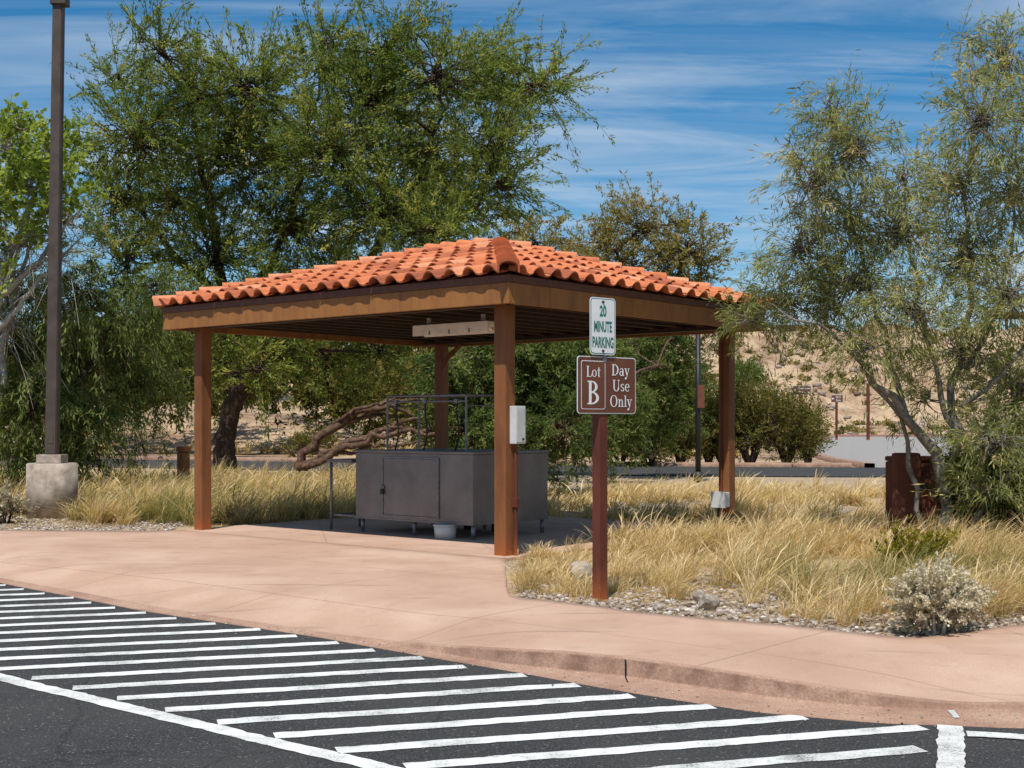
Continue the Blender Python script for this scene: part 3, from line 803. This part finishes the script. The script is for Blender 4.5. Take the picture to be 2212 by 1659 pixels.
BO=empty('bollard',(-7.25,28.8,0),math.radians(-40))
boxes('body',[(-.10,.10,-.10,.10,-.05,.86)],M['steel'],BO,.01)
boxes('cap',[(-.115,.115,-.115,.115,.88,1.0)],M['steel'],BO,.015)
boxes('band',[(-.08,.08,-.08,.08,.85,.9),(-.12,.12,-.12,.12,.1,.14)],M['black'],BO)
p=sv(1508,1000,34)
UP=empty('dark_utility_pole',(p[0],34,0))
cyl('pole',0,0,-.05,3.9,.075,.065,M['black'],UP,16)
cyl('base',0,0,0,.25,.13,.11,M['black'],UP,16)
cyl('lantern',0,0,3.9,4.2,.08,.16,M['black'],UP,16); cyl('lantern_cap',0,0,4.2,4.3,.19,.05,M['black'],UP,16)
boxes('notice_board',[(-.03,.15,-.13,-.08,1.9,2.5)],M['wall'],UP,.01)
GR=empty('guard_rail',(-24,88,gz_at(-24,88)))
boxes('rail',[(-14,14,0,.06,.75,1.1)],M['galv'],GR,.01)
boxes('posts',[(x,x+.12,.061,.2,-.6,1.1) for x in np.arange(-14,14,2.)],M['log'],GR)
WL=empty('low_block_wall',(4.98,17.1,0),math.radians(6))
boxes('wall_body',[(.02,6.5,0,.3,-.1,1.0)],M['wall'],WL,.03)
boxes('wall_cap',[(.02,6.53,-.02,.32,1.002,1.07)],M['wall'],WL,.03)
boxes('wall_pier',[(-.03,.34,-.14,-.0202,-.1,1.12)],M['wall'],WL,.04)
p=sv(1705,735,246)
HB=empty('hilltop_building',(p[0],246,gz_at(p[0],246)))
boxes('walls',[(-6,6,-3,3,-3,2.6)],M['oldconc'],HB)
boxes('roof',[(-7.5,7.5,-4.5,4,2.62,3.3)],M['fascia'],HB,.1)
boxes('windows',[(-5,-2.5,-3.04,-3.005,.6,2),(-1,1.5,-3.04,-3.005,.6,2),(3,4.2,-3.04,-3.005,-.2,2)],M['black'],HB)
boxes('porch_posts',[(x,x+.3,-4.3,-4.,-3,2.6) for x in (-7,-2.5,2,6.5)],M['fascia'],HB)
p=sv(2230,690,230)
RM=empty('shade_ramada',(p[0],230,gz_at(p[0],230)))
boxes('roof',[(-7,7,-4,4,3.6,4.3)],M['fascia'],RM,.1)
boxes('posts',[(x,x+.4,y,y+.4,-3,3.59) for x in (-6,0,5.6) for y in (-3.5,3)],M['fascia'],RM)

# ---------------------------------------------------------------- rocks & gravel
def rock(name,x,y,z,sx,sy,sz,seed,mat):
    bm=bmesh.new(); bmesh.ops.create_icosphere(bm,subdivisions=3,radius=1)
    rs=np.random.default_rng(seed); pl=unit(rs.normal(0,1,(9,3))); dd=rs.uniform(.62,.9,9)
    for v in bm.verts:
        c=np.array(v.co)
        for a,d in zip(pl,dd):
            q=c@a
            if q>d: c=c-a*(q-d)
        v.co=c*np.array([sx,sy,sz])*(1+.03*rs.normal())
    me=bpy.data.meshes.new(name); bm.to_mesh(me); bm.free()
    o=obj(name,me,None,[mat]); o.location=(x,y,z); o.rotation_euler=(0,0,seed); return o
rock('rock',1.62,10.75,.03,.12,.085,.075,1,M['rock'])
rock('rock',1.60,11.15,.03,.07,.05,.055,2,M['rock'])
rock('rock',.64,12.15,.08,.13,.13,.15,3,M['oldconc'])
rock('rock',2.0,10.7,.0,.05,.04,.03,5,M['rock'])
rock('rock',1.2,10.7,.0,.045,.035,.03,6,M['rock'])
ph=(1+5**.5)/2
IV=np.array([(-1,ph,0),(1,ph,0),(-1,-ph,0),(1,-ph,0),(0,-1,ph),(0,1,ph),(0,-1,-ph),(0,1,-ph),(ph,0,-1),(ph,0,1),(-ph,0,-1),(-ph,0,1)])/1.9
IF=np.array([(0,11,5),(0,5,1),(0,1,7),(0,7,10),(0,10,11),(1,5,9),(5,11,4),(11,10,2),(10,7,6),(7,1,8),(3,9,4),(3,4,2),(3,2,6),(3,6,8),(3,8,9),(4,9,5),(2,4,11),(6,2,10),(8,6,7),(9,8,1)])
def stones(name,pts,z,s0,s1):
    N=len(pts); s=(s0+(s1-s0)*RNG.random((N,1,1))**2.2)*RNG.uniform(.6,1.2,(N,1,3))*np.array([1,1,.6])
    V=IV[None]*(1+RNG.normal(0,.12,(N,12,1)))*s
    a=RNG.uniform(0,6.28,N); c,s_=np.cos(a)[:,None],np.sin(a)[:,None]
    V=np.stack([V[...,0]*c-V[...,1]*s_,V[...,0]*s_+V[...,1]*c,V[...,2]],-1)
    V[...,0]+=pts[:,0:1]; V[...,1]+=pts[:,1:2]; V[...,2]+=z
    F=(IF[None]+(np.arange(N)*12)[:,None,None]).reshape(-1,3)
    build(name,V.reshape(-1,3),F,[M['stone']],np.repeat(np.clip(RNG.normal(.5,.25,N),0,1),20))
Iy=lambda x: np.interp(x,Id[:,0][np.argsort(Id[:,0])],Id[:,1][np.argsort(Id[:,0])])
px=RNG.uniform(.05,5.0,12000); py=RNG.uniform(9.2,13.6,12000)
k=(py>Iy(px)+.03)&((px>0.1)|(py<11.6))&(RNG.random(12000)<np.exp(-(py-Iy(px))/1.8)*1.3)
s1=np.c_[px,py][k]
px=RNG.uniform(-9.5,-4.9,4500); py=RNG.uniform(18.3,21.4,4500)
k=(py>Iy(px)+.03); s2=np.c_[px,py][k]
stones('gravel',np.concatenate([s1,s2]),-.02,.007,.034)
N=420; j=RNG.integers(40,len(Kd)-20,N); f=RNG.uniform(.1,.9,N)[:,None]
gp=Kd[j,:2]*(1-f)+Gd[j]*f; gp+=nrm[j]*RNG.exponential(.12,(N,1))*(RNG.random((N,1))<.35)
stones('gutter_grit',gp,-.124,.003,.009)

# ---------------------------------------------------------------- grass
def grass(name,pts,nb,L,green,w=.006,lean=.15,mat=None,plume=.25,spr=.055,flat=0.,base_v=.60,scl=None):
    N=len(pts); B=N*nb
    base=np.repeat(pts,nb,0)+RNG.normal(0,spr,(B,2))
    a=RNG.uniform(0,2*np.pi,B); out=np.stack([np.cos(a),np.sin(a)],1)
    sz=L*np.clip(RNG.normal(.88,.36,N),.3,1.7)
    if scl is not None: sz=sz*scl
    ln=np.repeat(sz,nb)*RNG.uniform(.4,1.1,B)
    sp=np.abs(RNG.normal(.38,.25,B))+flat
    T=np.array([0,.4,.75,1.])
    hx=out[:,None,:]*(ln*sp)[:,None,None]*(T+.6*T**2)[None,:,None]
    ll_=np.repeat(lean+RNG.normal(0,.08,N),nb)
    hx[...,0]+=(ln*ll_)[:,None]*T**1.7; 
    hz=ln[:,None]*(T[None]-(.18+.35*sp[:,None])*T[None]**2)*(1-.75*min(flat,1))
    hz=np.maximum(hz,.0)
    wd=np.stack([-out[:,1],out[:,0]],1)+RNG.normal(0,.5,(B,2)); wd/=np.linalg.norm(wd,axis=1,keepdims=True)
    isP=RNG.random(B)<plume
    prof_=np.where(isP[:,None],np.array([[.5,.4,1.7,.5]]),np.array([[1,.85,.55,.12]]))
    ww=w*RNG.uniform(.7,1.3,B)[:,None]*prof_
    c=base[:,None,:]+hx
    A=np.concatenate([c+wd[:,None,:]*ww[...,None]/2,hz[...,None]-.035],-1)
    Bv=np.concatenate([c-wd[:,None,:]*ww[...,None]/2,hz[...,None]-.035],-1)
    V=np.stack([A,Bv],2).reshape(-1,3)
    b=(np.arange(B)*8)[:,None]; i=(np.arange(3)*2)[None]
    F=np.stack([b+i,b+i+1,b+i+3,b+i+2],-1).reshape(-1,4)
    g=np.repeat(green,nb); cvv=np.repeat(RNG.normal(base_v,.13,N),nb)
    var=np.where(RNG.random(B)<g,RNG.uniform(.05,.3,B),np.clip(cvv+RNG.normal(0,.13,B),.36,1))
    var=np.where(isP,np.clip(var+.2,0,1),var)
    build(name,V,F,[mat or M['grass']],np.repeat(var,3))
def inpad(x,y,mg=.25):
    dx,dy=x+.084,y-14.84
    a=dx*-.766+dy*.643; b=dx*.643+dy*.766
    return (a>-mg)&(a<Lx+mg+.1)&(b>-mg)&(b<Ly+mg+.1)
def lf(x,y,f,s): return np.array([mn.noise((float(a)*f,float(b)*f,s)) for a,b in zip(x,y)])
def field(n,x0,x1,y0,y1,f,thin=.0,fr_=.9):
    x=RNG.uniform(x0,x1,n); y=RNG.uniform(y0,y1,n)
    k=f(x,y)&~inpad(x,y)&(lf(x,y,fr_,3.)>-.35+thin+RNG.normal(0,.12,n))
    return np.c_[x[k],y[k]]
def fr(x,y):
    d=y-Iy(x)
    bare=1.6-.9*sstep((x-1.9)/.9)
    nearleft=(x<.75)&(y>11.6)
    return (d>.12)&(((d>bare*RNG.uniform(.6,1.5,len(x)))&(x>.6))|(nearleft&(x>.08)))
pt=field(820,.05,7.5,9.5,15.5,fr,.22,1.3)
gr=np.clip(1.1*np.exp(-((pt[:,0]-3.0)**2/.4+(pt[:,1]-12.2)**2/1.0))+.9*np.exp(-((pt[:,0]-4.3)**2/.6+(pt[:,1]-12.5)**2/1.2))+.01,0,.8)
scl=.55+.45*sstep((pt[:,0]-.6)/1.6)
grass('dry_grass',pt,92,.43,gr,.0055,.28,scl=scl)
pt=field(1050,.3,10,15,21,lambda x,y:(y>13),.2,.9)
pt=pt[~((pt[:,0]>4.8)&(pt[:,1]>16.8)&(pt[:,1]<17.8))]
grass('dry_grass',pt,70,.44,np.full(len(pt),.02),.0075,.22)
pt=field(950,-1,14,21,29,lambda x,y:(y<28.5),.1,.5)
grass('dry_grass',pt,44,.46,np.full(len(pt),.02),.012,.2)
pt=field(2400,.1,8,9.8,22,lambda x,y:(y-Iy(x)>.4))
grass('dry_grass',pt,20,.22,np.full(len(pt),.0),.006,.05,None,.0,.12,.9,.66)
pt=field(560,-8.5,-1.2,19.2,24.5,lambda x,y:(y>19.3+RNG.uniform(0,.6,len(x)))&((x+7.45)**2+(y-21.15)**2>.5)&((x>-6.9)|(y>21.6)),.12,1.1)
gr=np.clip(2.2*lf(pt[:,0],pt[:,1],.7,9.)+.35,0.05,.88)
grass('dry_grass',pt,95,.56,gr,.0075,.26)
pt=field(800,-8,-1.5,19.2,25,lambda x,y:(y>19.2))
grass('dry_grass',pt,18,.25,np.full(len(pt),.1),.008,.05,None,.0,.14,.9,.66)
pt=field(900,-13,0,24.5,34,lambda x,y:(y<33),.05,.5)
grass('dry_grass',pt,44,.62,np.full(len(pt),.14),.012,.2)
pt=field(800,-30,20,58,84,lambda x,y:((y>60-x*.3)&(x<12)))
grass('dry_grass',pt,26,.7,np.full(len(pt),.03),.04,.1)
pt=np.array([(.86,11.9),(.95,11.75),(.62,11.5),(1.05,12.0),(.45,11.6),(.3,11.7),(.15,11.9),(.55,11.9),(1.3,12.2),(1.5,12.3)])
grass('dry_grass',pt,110,.34,np.full(len(pt),.02),.004,.1)
pt=np.array([(2.35,10.15),(2.55,9.95),(2.2,10.4),(3.55,10.1),(3.8,10.3),(4.0,10.6),(3.4,10.5),(2.7,10.5),(3.1,10.6),(4.3,10.5)])
grass('dry_grass',pt,140,.44,np.full(len(pt),.05),.0045,.38)

# ---------------------------------------------------------------- trees
big=[(430,210,105,85,130),(300,300,95,90,115),(260,430,80,80,85),(370,430,120,100,130),(350,110,50,55,38),(250,170,50,45,32),(540,190,95,95,100),(600,340,135,110,160),
(700,150,95,75,90),(800,220,115,100,150),(830,110,70,55,45),(900,330,135,110,165),(950,170,95,80,100),(1050,120,60,45,42),(1090,210,90,60,88),(1160,180,50,40,35),(1060,320,80,70,80),
(1000,430,90,70,115),(830,460,125,80,160),(640,490,125,80,150),(470,560,120,80,125),(270,560,75,80,75),(720,600,110,60,85),(560,680,95,60,60),(380,700,85,70,70),(470,330,100,100,115),(720,330,110,100,135),
(1080,400,45,40,35),(930,500,90,45,80),(600,760,80,40,40),(480,790,60,50,30),(700,770,80,40,40),(820,760,70,40,40),(560,800,60,30,25),(380,790,50,50,30),(880,60,35,35,16),(700,90,45,35,18),(1200,180,25,20,10),(300,80,20,30,8)]
lim=[[(487,1030,0,.33),(483,960,0,.28),(500,890,0,.25),(520,840,0,.23)],
 [(515,850,0,.20),(560,800,-.2,.18),(640,740,-.5,.15),(740,640,-.5,.12),(850,480,0,.09),(930,330,0,.06),(980,200,0,.03)],
 [(510,860,0,.20),(500,760,.3,.17),(480,640,.5,.15),(450,480,.5,.11),(430,300,.5,.06),(420,180,.5,.03)],
 [(500,760,.3,.15),(560,640,1,.13),(620,480,1,.10),(660,300,1,.06),(690,170,1,.03)],
 [(640,740,-.5,.12),(780,690,-1.5,.10),(900,600,-2,.07),(1030,430,-2,.05),(1100,280,-2,.03)],
 [(480,640,.5,.12),(380,560,0,.09),(300,450,0,.06),(260,330,0,.03)]]
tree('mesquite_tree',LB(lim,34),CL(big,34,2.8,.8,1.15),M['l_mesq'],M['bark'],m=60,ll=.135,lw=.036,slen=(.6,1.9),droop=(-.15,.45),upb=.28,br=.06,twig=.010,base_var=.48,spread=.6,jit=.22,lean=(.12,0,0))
lim=[[(640,1012,0,.11),(680,950,0,.10),(740,905,0,.085),(810,880,0,.07),(870,878,0,.05),(910,915,0,.03)],
 [(650,1008,-.5,.085),(720,972,-.5,.075),(800,942,-.5,.06),(880,905,-.5,.045),(960,890,-.5,.03)],
 [(655,1010,-.8,.08),(740,968,-.8,.07),(830,938,-.8,.055),(905,935,-.8,.045),(990,930,-1,.03)],
 [(700,935,0,.07),(790,887,.4,.06),(860,868,.5,.05),(960,860,1,.04),(1100,860,1,.03)],
 [(740,905,0,.05),(800,900,.1,.045),(850,890,.1,.035),(880,925,.1,.02)],
 [(780,945,-.5,.05),(840,920,-.5,.04),(900,930,-.5,.025)],
 [(720,915,0,.05),(770,880,-.3,.04),(830,872,-.3,.03),(870,850,-.3,.015)],
 [(690,985,-.6,.05),(760,975,-.7,.04),(850,960,-.8,.03),(930,955,-.8,.02)],
 [(905,935,-.8,.05),(1060,930,0,.05),(1200,880,0,.05),(1330,830,3,.04),(1420,790,6,.03)]]
cl=[(1000,830,75,75,110),(1080,800,85,65,120),(1180,830,85,75,130),(1270,830,75,75,120),(1370,820,85,70,150,7.5),(1450,780,60,65,110,8.5),(1010,930,75,55,100),(1110,920,85,65,120),(1220,930,85,65,110),(1320,910,65,65,90,5),(1120,760,80,40,60),(1280,770,70,40,50),(1400,900,65,60,90,8),(980,770,60,40,50),(1010,990,60,30,40),(1130,1000,60,25,40),(1440,730,60,30,60,8),(1380,750,60,30,50,8),(1460,860,45,60,60,8.5)]
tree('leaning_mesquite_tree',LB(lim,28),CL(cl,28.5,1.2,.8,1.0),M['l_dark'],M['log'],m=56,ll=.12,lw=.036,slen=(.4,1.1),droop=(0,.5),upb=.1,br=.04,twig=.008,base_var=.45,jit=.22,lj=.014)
cl=[(60,640,85,60,85),(180,640,75,65,80),(40,760,85,80,100),(150,760,85,85,110),(260,760,65,75,75),(60,880,85,80,100),(180,900,75,75,90),(300,690,65,60,55),(20,980,60,50,60),(130,980,60,40,50),(300,830,50,50,40),(340,620,50,50,35)]
lim=[[(120,1030,0,.16),(130,900,0,.13),(120,760,0,.10),(100,640,0,.05)],[(130,900,0,.11),(200,780,0,.08),(250,680,0,.04)],[(125,930,0,.11),(50,800,0,.08),(20,680,0,.04)]]
tree('weeping_acacia_tree',LB(lim,27),CL(cl,27,1.5,.8,1.0),M['l_dark'],M['bark'],m=50,ll=.15,lw=.028,slen=(.6,1.4),droop=(.5,1.3),upb=.2,br=.04,twig=.007,base_var=.62,hang=.6,jit=.26)
cl=[(20,320,60,50,28),(110,330,55,40,28),(60,400,70,50,34),(150,390,35,35,12),(20,470,50,50,16),(-80,380,80,90,30),(30,270,40,25,9),(-60,520,80,70,16),(110,440,45,40,16),(40,530,60,40,16)]
lim=[[(-60,1030,0,.14),(-50,850,0,.12),(-10,650,0,.09),(30,520,0,.06),(80,420,0,.035),(120,330,0,.015)],[(-10,650,0,.06),(70,580,0,.045),(130,500,0,.028),(200,430,0,.01)],[(-10,650,0,.06),(-10,500,0,.04),(10,380,0,.028),(30,280,0,.01)],[(-40,760,0,.06),(60,640,0,.045),(120,560,0,.03),(190,500,0,.01)],[(-50,720,0,.05),(20,600,0,.04),(60,480,0,.025),(60,380,0,.01)]]
tree('cottonwood_tree',LB(lim,24.5),CL(cl,24.5,1,.8),M['l_cotton'],M['barkpale'],m=34,ll=.11,lw=.09,slen=(.4,1.0),droop=(0,.3),upb=.2,br=.025,twig=.006,base_var=.55,subs=1)
cl=[(50,520,70,60,60),(130,470,60,60,45),(30,600,70,60,50),(120,560,60,50,40),(-40,560,80,80,40),(20,690,50,50,30)]
tree('bare_dry_tree',LB([[(-20,1030,.5,.1),(0,850,.5,.08),(20,680,.5,.06),(60,540,.5,.035),(100,460,.5,.015)]],25),CL(cl,25,.8,.8),M['l_cotton'],M['barkpale'],m=0,slen=(.5,1.3),droop=(-.2,.9),upb=.1,br=.025,twig=.007,subs=1)
cl=[(1800,250,60,70,46),(1850,330,70,80,62),(1760,400,70,80,62),(1840,480,80,80,74),(1730,540,75,70,66),(1690,650,80,50,62),(1620,690,55,35,34),(1850,610,90,70,80),(1940,500,80,80,66),(1950,380,50,60,28),
(2070,400,80,90,80),(2120,260,80,90,74),(2170,130,60,90,50),(2090,80,35,60,12),(2190,420,70,90,80),(2080,560,90,80,85),(2180,640,90,90,90),(1970,670,90,70,74),(2080,760,90,80,68),(2200,840,80,90,80),(1860,750,90,45,44),(2140,950,90,70,70),(2220,1050,80,70,58),(2230,250,60,120,48),(2290,500,90,200,90),(2290,850,90,150,80),(1790,640,60,50,38),(2000,860,50,50,20),(2130,1060,60,50,40)]
lim=[[(2040,1180,0,.095),(2045,1100,0,.085),(2048,1040,0,.08),(2020,980,0,.07),(1960,905,-.1,.055),(1900,835,-.2,.042),(1840,750,-.3,.03),(1770,700,-.4,.018),(1680,680,-.5,.010)],
 [(2046,1060,0,.07),(2062,950,.1,.06),(2080,800,.2,.05),(2095,620,.2,.035),(2085,430,.1,.026),(2100,280,0,.017),(2072,150,0,.01),(2080,60,0,.005)],
 [(2085,1180,-.1,.05),(2130,1090,-.2,.042),(2200,1000,-.3,.035),(2260,850,-.3,.022)],
 [(2000,1150,.1,.04),(1968,1050,.1,.035),(1962,960,.1,.03),(1940,890,.1,.026),(1860,800,.1,.02),(1800,660,.1,.014),(1770,500,.1,.01),(1790,350,.1,.006)],
 [(1960,905,-.1,.04),(1920,760,0,.03),(1870,600,.2,.022),(1830,430,.2,.015),(1810,260,.2,.007)],
 [(2080,800,.2,.04),(2150,680,.2,.03),(2190,500,.2,.02),(2200,300,.1,.012),(2180,130,0,.006)],
 [(2062,950,.1,.045),(2020,800,0,.03),(1990,650,-.2,.022),(1960,480,-.2,.012),(1950,380,-.2,.007)],
 [(2070,880,.1,.04),(2160,820,-.2,.028),(2230,720,-.3,.02)]]
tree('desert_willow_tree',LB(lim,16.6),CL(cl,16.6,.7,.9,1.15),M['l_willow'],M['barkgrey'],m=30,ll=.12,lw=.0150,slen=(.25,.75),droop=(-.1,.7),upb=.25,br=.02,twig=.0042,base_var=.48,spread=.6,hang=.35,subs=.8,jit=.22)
cl=[(1400,490,85,45,50),(1300,530,65,45,45),(1480,540,65,55,50),(1340,600,90,60,60),(1460,630,90,60,60),(1510,570,40,45,22),(1540,700,50,50,25),(1400,700,100,60,60),(1150,530,60,35,30),(1210,560,60,30,25),(1110,500,40,30,14)]
lim=[[(1400,990,0,.3),(1400,800,0,.24),(1380,650,0,.15),(1330,540,0,.06)],[(1400,800,0,.2),(1450,660,0,.12),(1480,540,0,.05)],[(1380,650,0,.1),(1250,600,0,.07),(1150,530,0,.04)]]
tree('palo_verde_tree',LB(lim,46),CL(cl,46,1.5,.8,1.4),M['l_tan'],M['bark'],m=50,ll=.17,lw=.05,slen=(.7,1.7),droop=(-.05,.35),upb=.3,br=.05,twig=.011,base_var=.5)
def shrub(name,u,v,d,w,h,ns,mat,bark='bark',**k):
    p=sv(u,v,d); w_=w*d/FOC/2; h_=h*d/FOC
    cl=[((p[0]+RNG.uniform(-.6,.6)*w_,d+RNG.uniform(-.5,.5)*w_,h_*RNG.uniform(.4,.6)),(w_*.55,w_*.5,h_*.42),int(ns/5)) for _ in range(5)]
    lim=[[(p[0]+math.cos(a)*.05,d+math.sin(a)*.05,-.05,.03*h_),(p[0]+math.cos(a)*w_*.3,d+math.sin(a)*w_*.3,h_*.3,.02*h_),(p[0]+math.cos(a)*w_*.7,d+math.sin(a)*w_*.6,h_*.7,.01*h_)] for a in np.arange(0,6.2,1.05)]
    kw=dict(m=40,ll=.11,lw=.045,slen=(.3*h_,.55*h_),droop=(-.3,.1),upb=.7,br=.02,twig=.006,base_var=.5); kw.update(k)
    return tree(name,lim,cl,mat,M[bark],**kw)
for u,v,d,w,h,ns in ((1400,1000,46,150,110,200),(1340,1000,47,110,100,130),(1620,1000,47,170,160,280),(1700,995,48,150,135,260),(1560,1000,48,130,130,160),(1745,990,50,90,110,130),(1470,1000,47,100,110,150),(1530,1000,49,100,120,140)):
    shrub('creosote_bush',u,v,d,w,h,ns,M['l_creo'])
shrub('creosote_bush',640,970,60,200,50,120,M['l_creo'])
shrub('brittlebush',2022,1372,9.35,160,130,230,M['l_grey'],'barkpale',m=55,ll=.026,lw=.018,twig=.0022,slen=(.08,.18),upb=.3,base_var=.6)
shrub('brittlebush',2080,1365,9.6,110,90,110,M['l_grey'],'barkpale',m=50,ll=.026,lw=.018,twig=.0022,slen=(.08,.18),upb=.3,base_var=.6)
shrub('green_weed',1955,1240,13.0,80,80,40,M['l_weed'],m=40,ll=.05,lw=.02,slen=(.12,.3),twig=.003)
shrub('green_weed',2030,1240,13.2,70,60,30,M['l_weed'],m=40,ll=.05,lw=.02,slen=(.12,.3),twig=.003)
shrub('saltbush',10,1128,19.9,110,70,80,M['l_grey'],m=45,ll=.05,lw=.03,twig=.003,slen=(.1,.25),base_var=.3)
for u,w,h in ((2110,130,200),(2190,150,230),(2280,150,240)):
    shrub('dense_bush',u,1150,16.6,w,h,170,M['l_dark'],m=45,ll=.08,lw=.018,twig=.004,slen=(.2,.5),base_var=.3)
cl=[]
for u in range(-250,1600,62):
    d=RNG.uniform(58,72); top=RNG.uniform(700,790)
    if 1480<u: top+=80
    z1=1.5+(915-top)*d/FOC; x=(u-1106)*d/FOC
    cl.append(((x,d,max(.3,z1*.55+(1.2 if 230<u<720 else 0))),(2.0,1.8,z1*.42),95))
    if RNG.random()<.7: cl.append(((x+1,d+8,z1*.7+1.5),(2.2,1.8,z1*.4),60))
tree('distant_trees',[],cl,M['l_creo'],M['bark'],m=34,ll=.30,lw=.12,slen=(.6,1.6),droop=(-.1,.3),upb=.3,twig=.02,base_var=.42,subs=.2)
acc=Acc(); N=1200
hx=RNG.uniform(-30,130,N); hy=RNG.uniform(152,246,N); hz=terr(hx,hy)
c=np.c_[hx,hy,hz]; ns=9; sz=np.repeat(RNG.uniform(.4,1.25,N)**1.5,ns)
p0=np.repeat(c,ns,0); d=unit(RNG.normal(0,1,(len(p0),3))*np.array([1,1,.3])+np.array([0,0,.7])); 
leaves(acc,p0,d,sz*RNG.uniform(.5,1.2,len(p0)),np.full(len(p0),.1),12,.35,.16,np.repeat(RNG.uniform(0,1.3,N),ns))
acc.out('hillside_shrubs',[M['l_creo']])
N=1500; hx=RNG.uniform(-10,130,N); hy=RNG.uniform(151,244,N); hz=terr(hx,hy)
s=RNG.uniform(.15,.6,(N,1,1))*np.array([1.2,1,.7]); V=IV[None]*(1+RNG.normal(0,.15,(N,12,1)))*s+np.c_[hx,hy,hz][:,None,:]
build('hillside_rocks',V.reshape(-1,3),(IF[None]+(np.arange(N)*12)[:,None,None]).reshape(-1,3),[M['stone']],np.repeat(RNG.uniform(0,.6,N),20))
p=sv(1603,800,120); gz0=gz_at(p[0],120.)
tree('fan_palm',[[(p[0],120,gz0-.2,.3),(p[0],120,gz0+3,.28),(p[0],120,5.5,.25)]],[((p[0],120,6.0),(.5,.5,.4),60)],M['l_dark'],M['log'],m=30,ll=.8,lw=.12,slen=(1,1.9),droop=(.1,.7),upb=.3,br=.1,base_var=.55,spread=.5)

# ---------------------------------------------------------------- light, sky, camera
el,az=math.radians(63.0),math.radians(195)
S=bpy.data.lights.new('sun','SUN'); S.energy=5.0; S.angle=math.radians(.5); S.color=(1,.955,.88)
so=bpy.data.objects.new('sun',S); COL.objects.link(so)
sd=Vector((math.sin(az)*math.cos(el),math.cos(az)*math.cos(el),math.sin(el)))
so.rotation_euler=sd.to_track_quat('Z','Y').to_euler(); so.location=(0,0,30)
w=bpy.data.worlds.new('World'); SC.world=w; w.use_nodes=True
t=w.node_tree; t.nodes.clear()
N_=lambda x:t.nodes.new('ShaderNode'+x)
out=N_('OutputWorld'); bg=N_('Background'); sky=N_('TexSky')
sky.sky_type='NISHITA'; sky.sun_disc=False; sky.sun_elevation=el; sky.sun_rotation=az
sky.air_density=1.0; sky.dust_density=.1; sky.ozone_density=3.5; sky.altitude=900
hs=N_('HueSaturation'); hs.inputs['Saturation'].default_value=1.36; hs.inputs['Value'].default_value=1.06; hs.inputs['Hue'].default_value=.492
t.links.new(sky.outputs[0],hs.inputs['Color'])
tc=N_('TexCoord'); sx=N_('SeparateXYZ'); t.links.new(tc.outputs['Generated'],sx.inputs[0])
def mth(op,a,b=0.):
    m=N_('Math'); m.operation=op
    for i,v in enumerate((a,b)):
        if isinstance(v,bpy.types.NodeSocket): t.links.new(v,m.inputs[i])
        else: m.inputs[i].default_value=v
    return m.outputs[0]
zz=mth('ADD',mth('MAXIMUM',sx.outputs[2],0),.14)
cx_=mth('DIVIDE',sx.outputs[0],zz); cy_=mth('DIVIDE',sx.outputs[1],zz)
cb=N_('CombineXYZ'); t.links.new(cx_,cb.inputs[0]); t.links.new(cy_,cb.inputs[1])
def cn(scale,rot,sc,detail,rough,dist,r0,r1,loc=(0,0,0)):
    mp=N_('Mapping'); mp.inputs['Scale'].default_value=sc; mp.inputs['Rotation'].default_value=(0,0,rot); mp.inputs['Location'].default_value=loc
    t.links.new(cb.outputs[0],mp.inputs[0])
    n=N_('TexNoise'); n.inputs['Scale'].default_value=scale; n.inputs['Detail'].default_value=detail; n.inputs['Roughness'].default_value=rough; n.inputs['Distortion'].default_value=dist
    t.links.new(mp.outputs[0],n.inputs['Vector'])
    r=N_('ValToRGB'); r.color_ramp.elements[0].position=r0; r.color_ramp.elements[1].position=r1
    t.links.new(n.outputs['Fac'],r.inputs[0]); return r.outputs[0]
f1=cn(1.0,.10,(.60,2.2,1),9,.60,1.2,.41,.76)
f2=cn(1.0,-.05,(.30,6.0,1),6,.55,.6,.43,.78,(3,1,0))
f3=cn(.6,.2,(.8,1.3,1),4,.5,.3,.34,.60,(1.5,4,0))
cl_=mth('MINIMUM',mth('MULTIPLY',mth('ADD',mth('MULTIPLY',f1,1.15),mth('MULTIPLY',f2,.55)),mth('ADD',mth('MULTIPLY',f3,.8),.25)),.8)
mx_=N_('Mix'); mx_.data_type='RGBA'; t.links.new(cl_,mx_.inputs[0]); t.links.new(hs.outputs[0],mx_.inputs[6])
mx_.inputs[7].default_value=(5.8,6.8,7.9,1)
t.links.new(mx_.outputs[2],bg.inputs[0]); bg.inputs[1].default_value=.10
t.links.new(bg.outputs[0],out.inputs[0])
cam=bpy.data.cameras.new('Camera'); co=bpy.data.objects.new('Camera',cam); COL.objects.link(co)
co.location=(0,0,1.5); co.rotation_euler=(math.radians(90),0,0)
cam.sensor_width=36; cam.lens=36*FOC/2212; cam.shift_y=85.5/2212; cam.clip_end=12000; cam.clip_start=.1
SC.camera=co
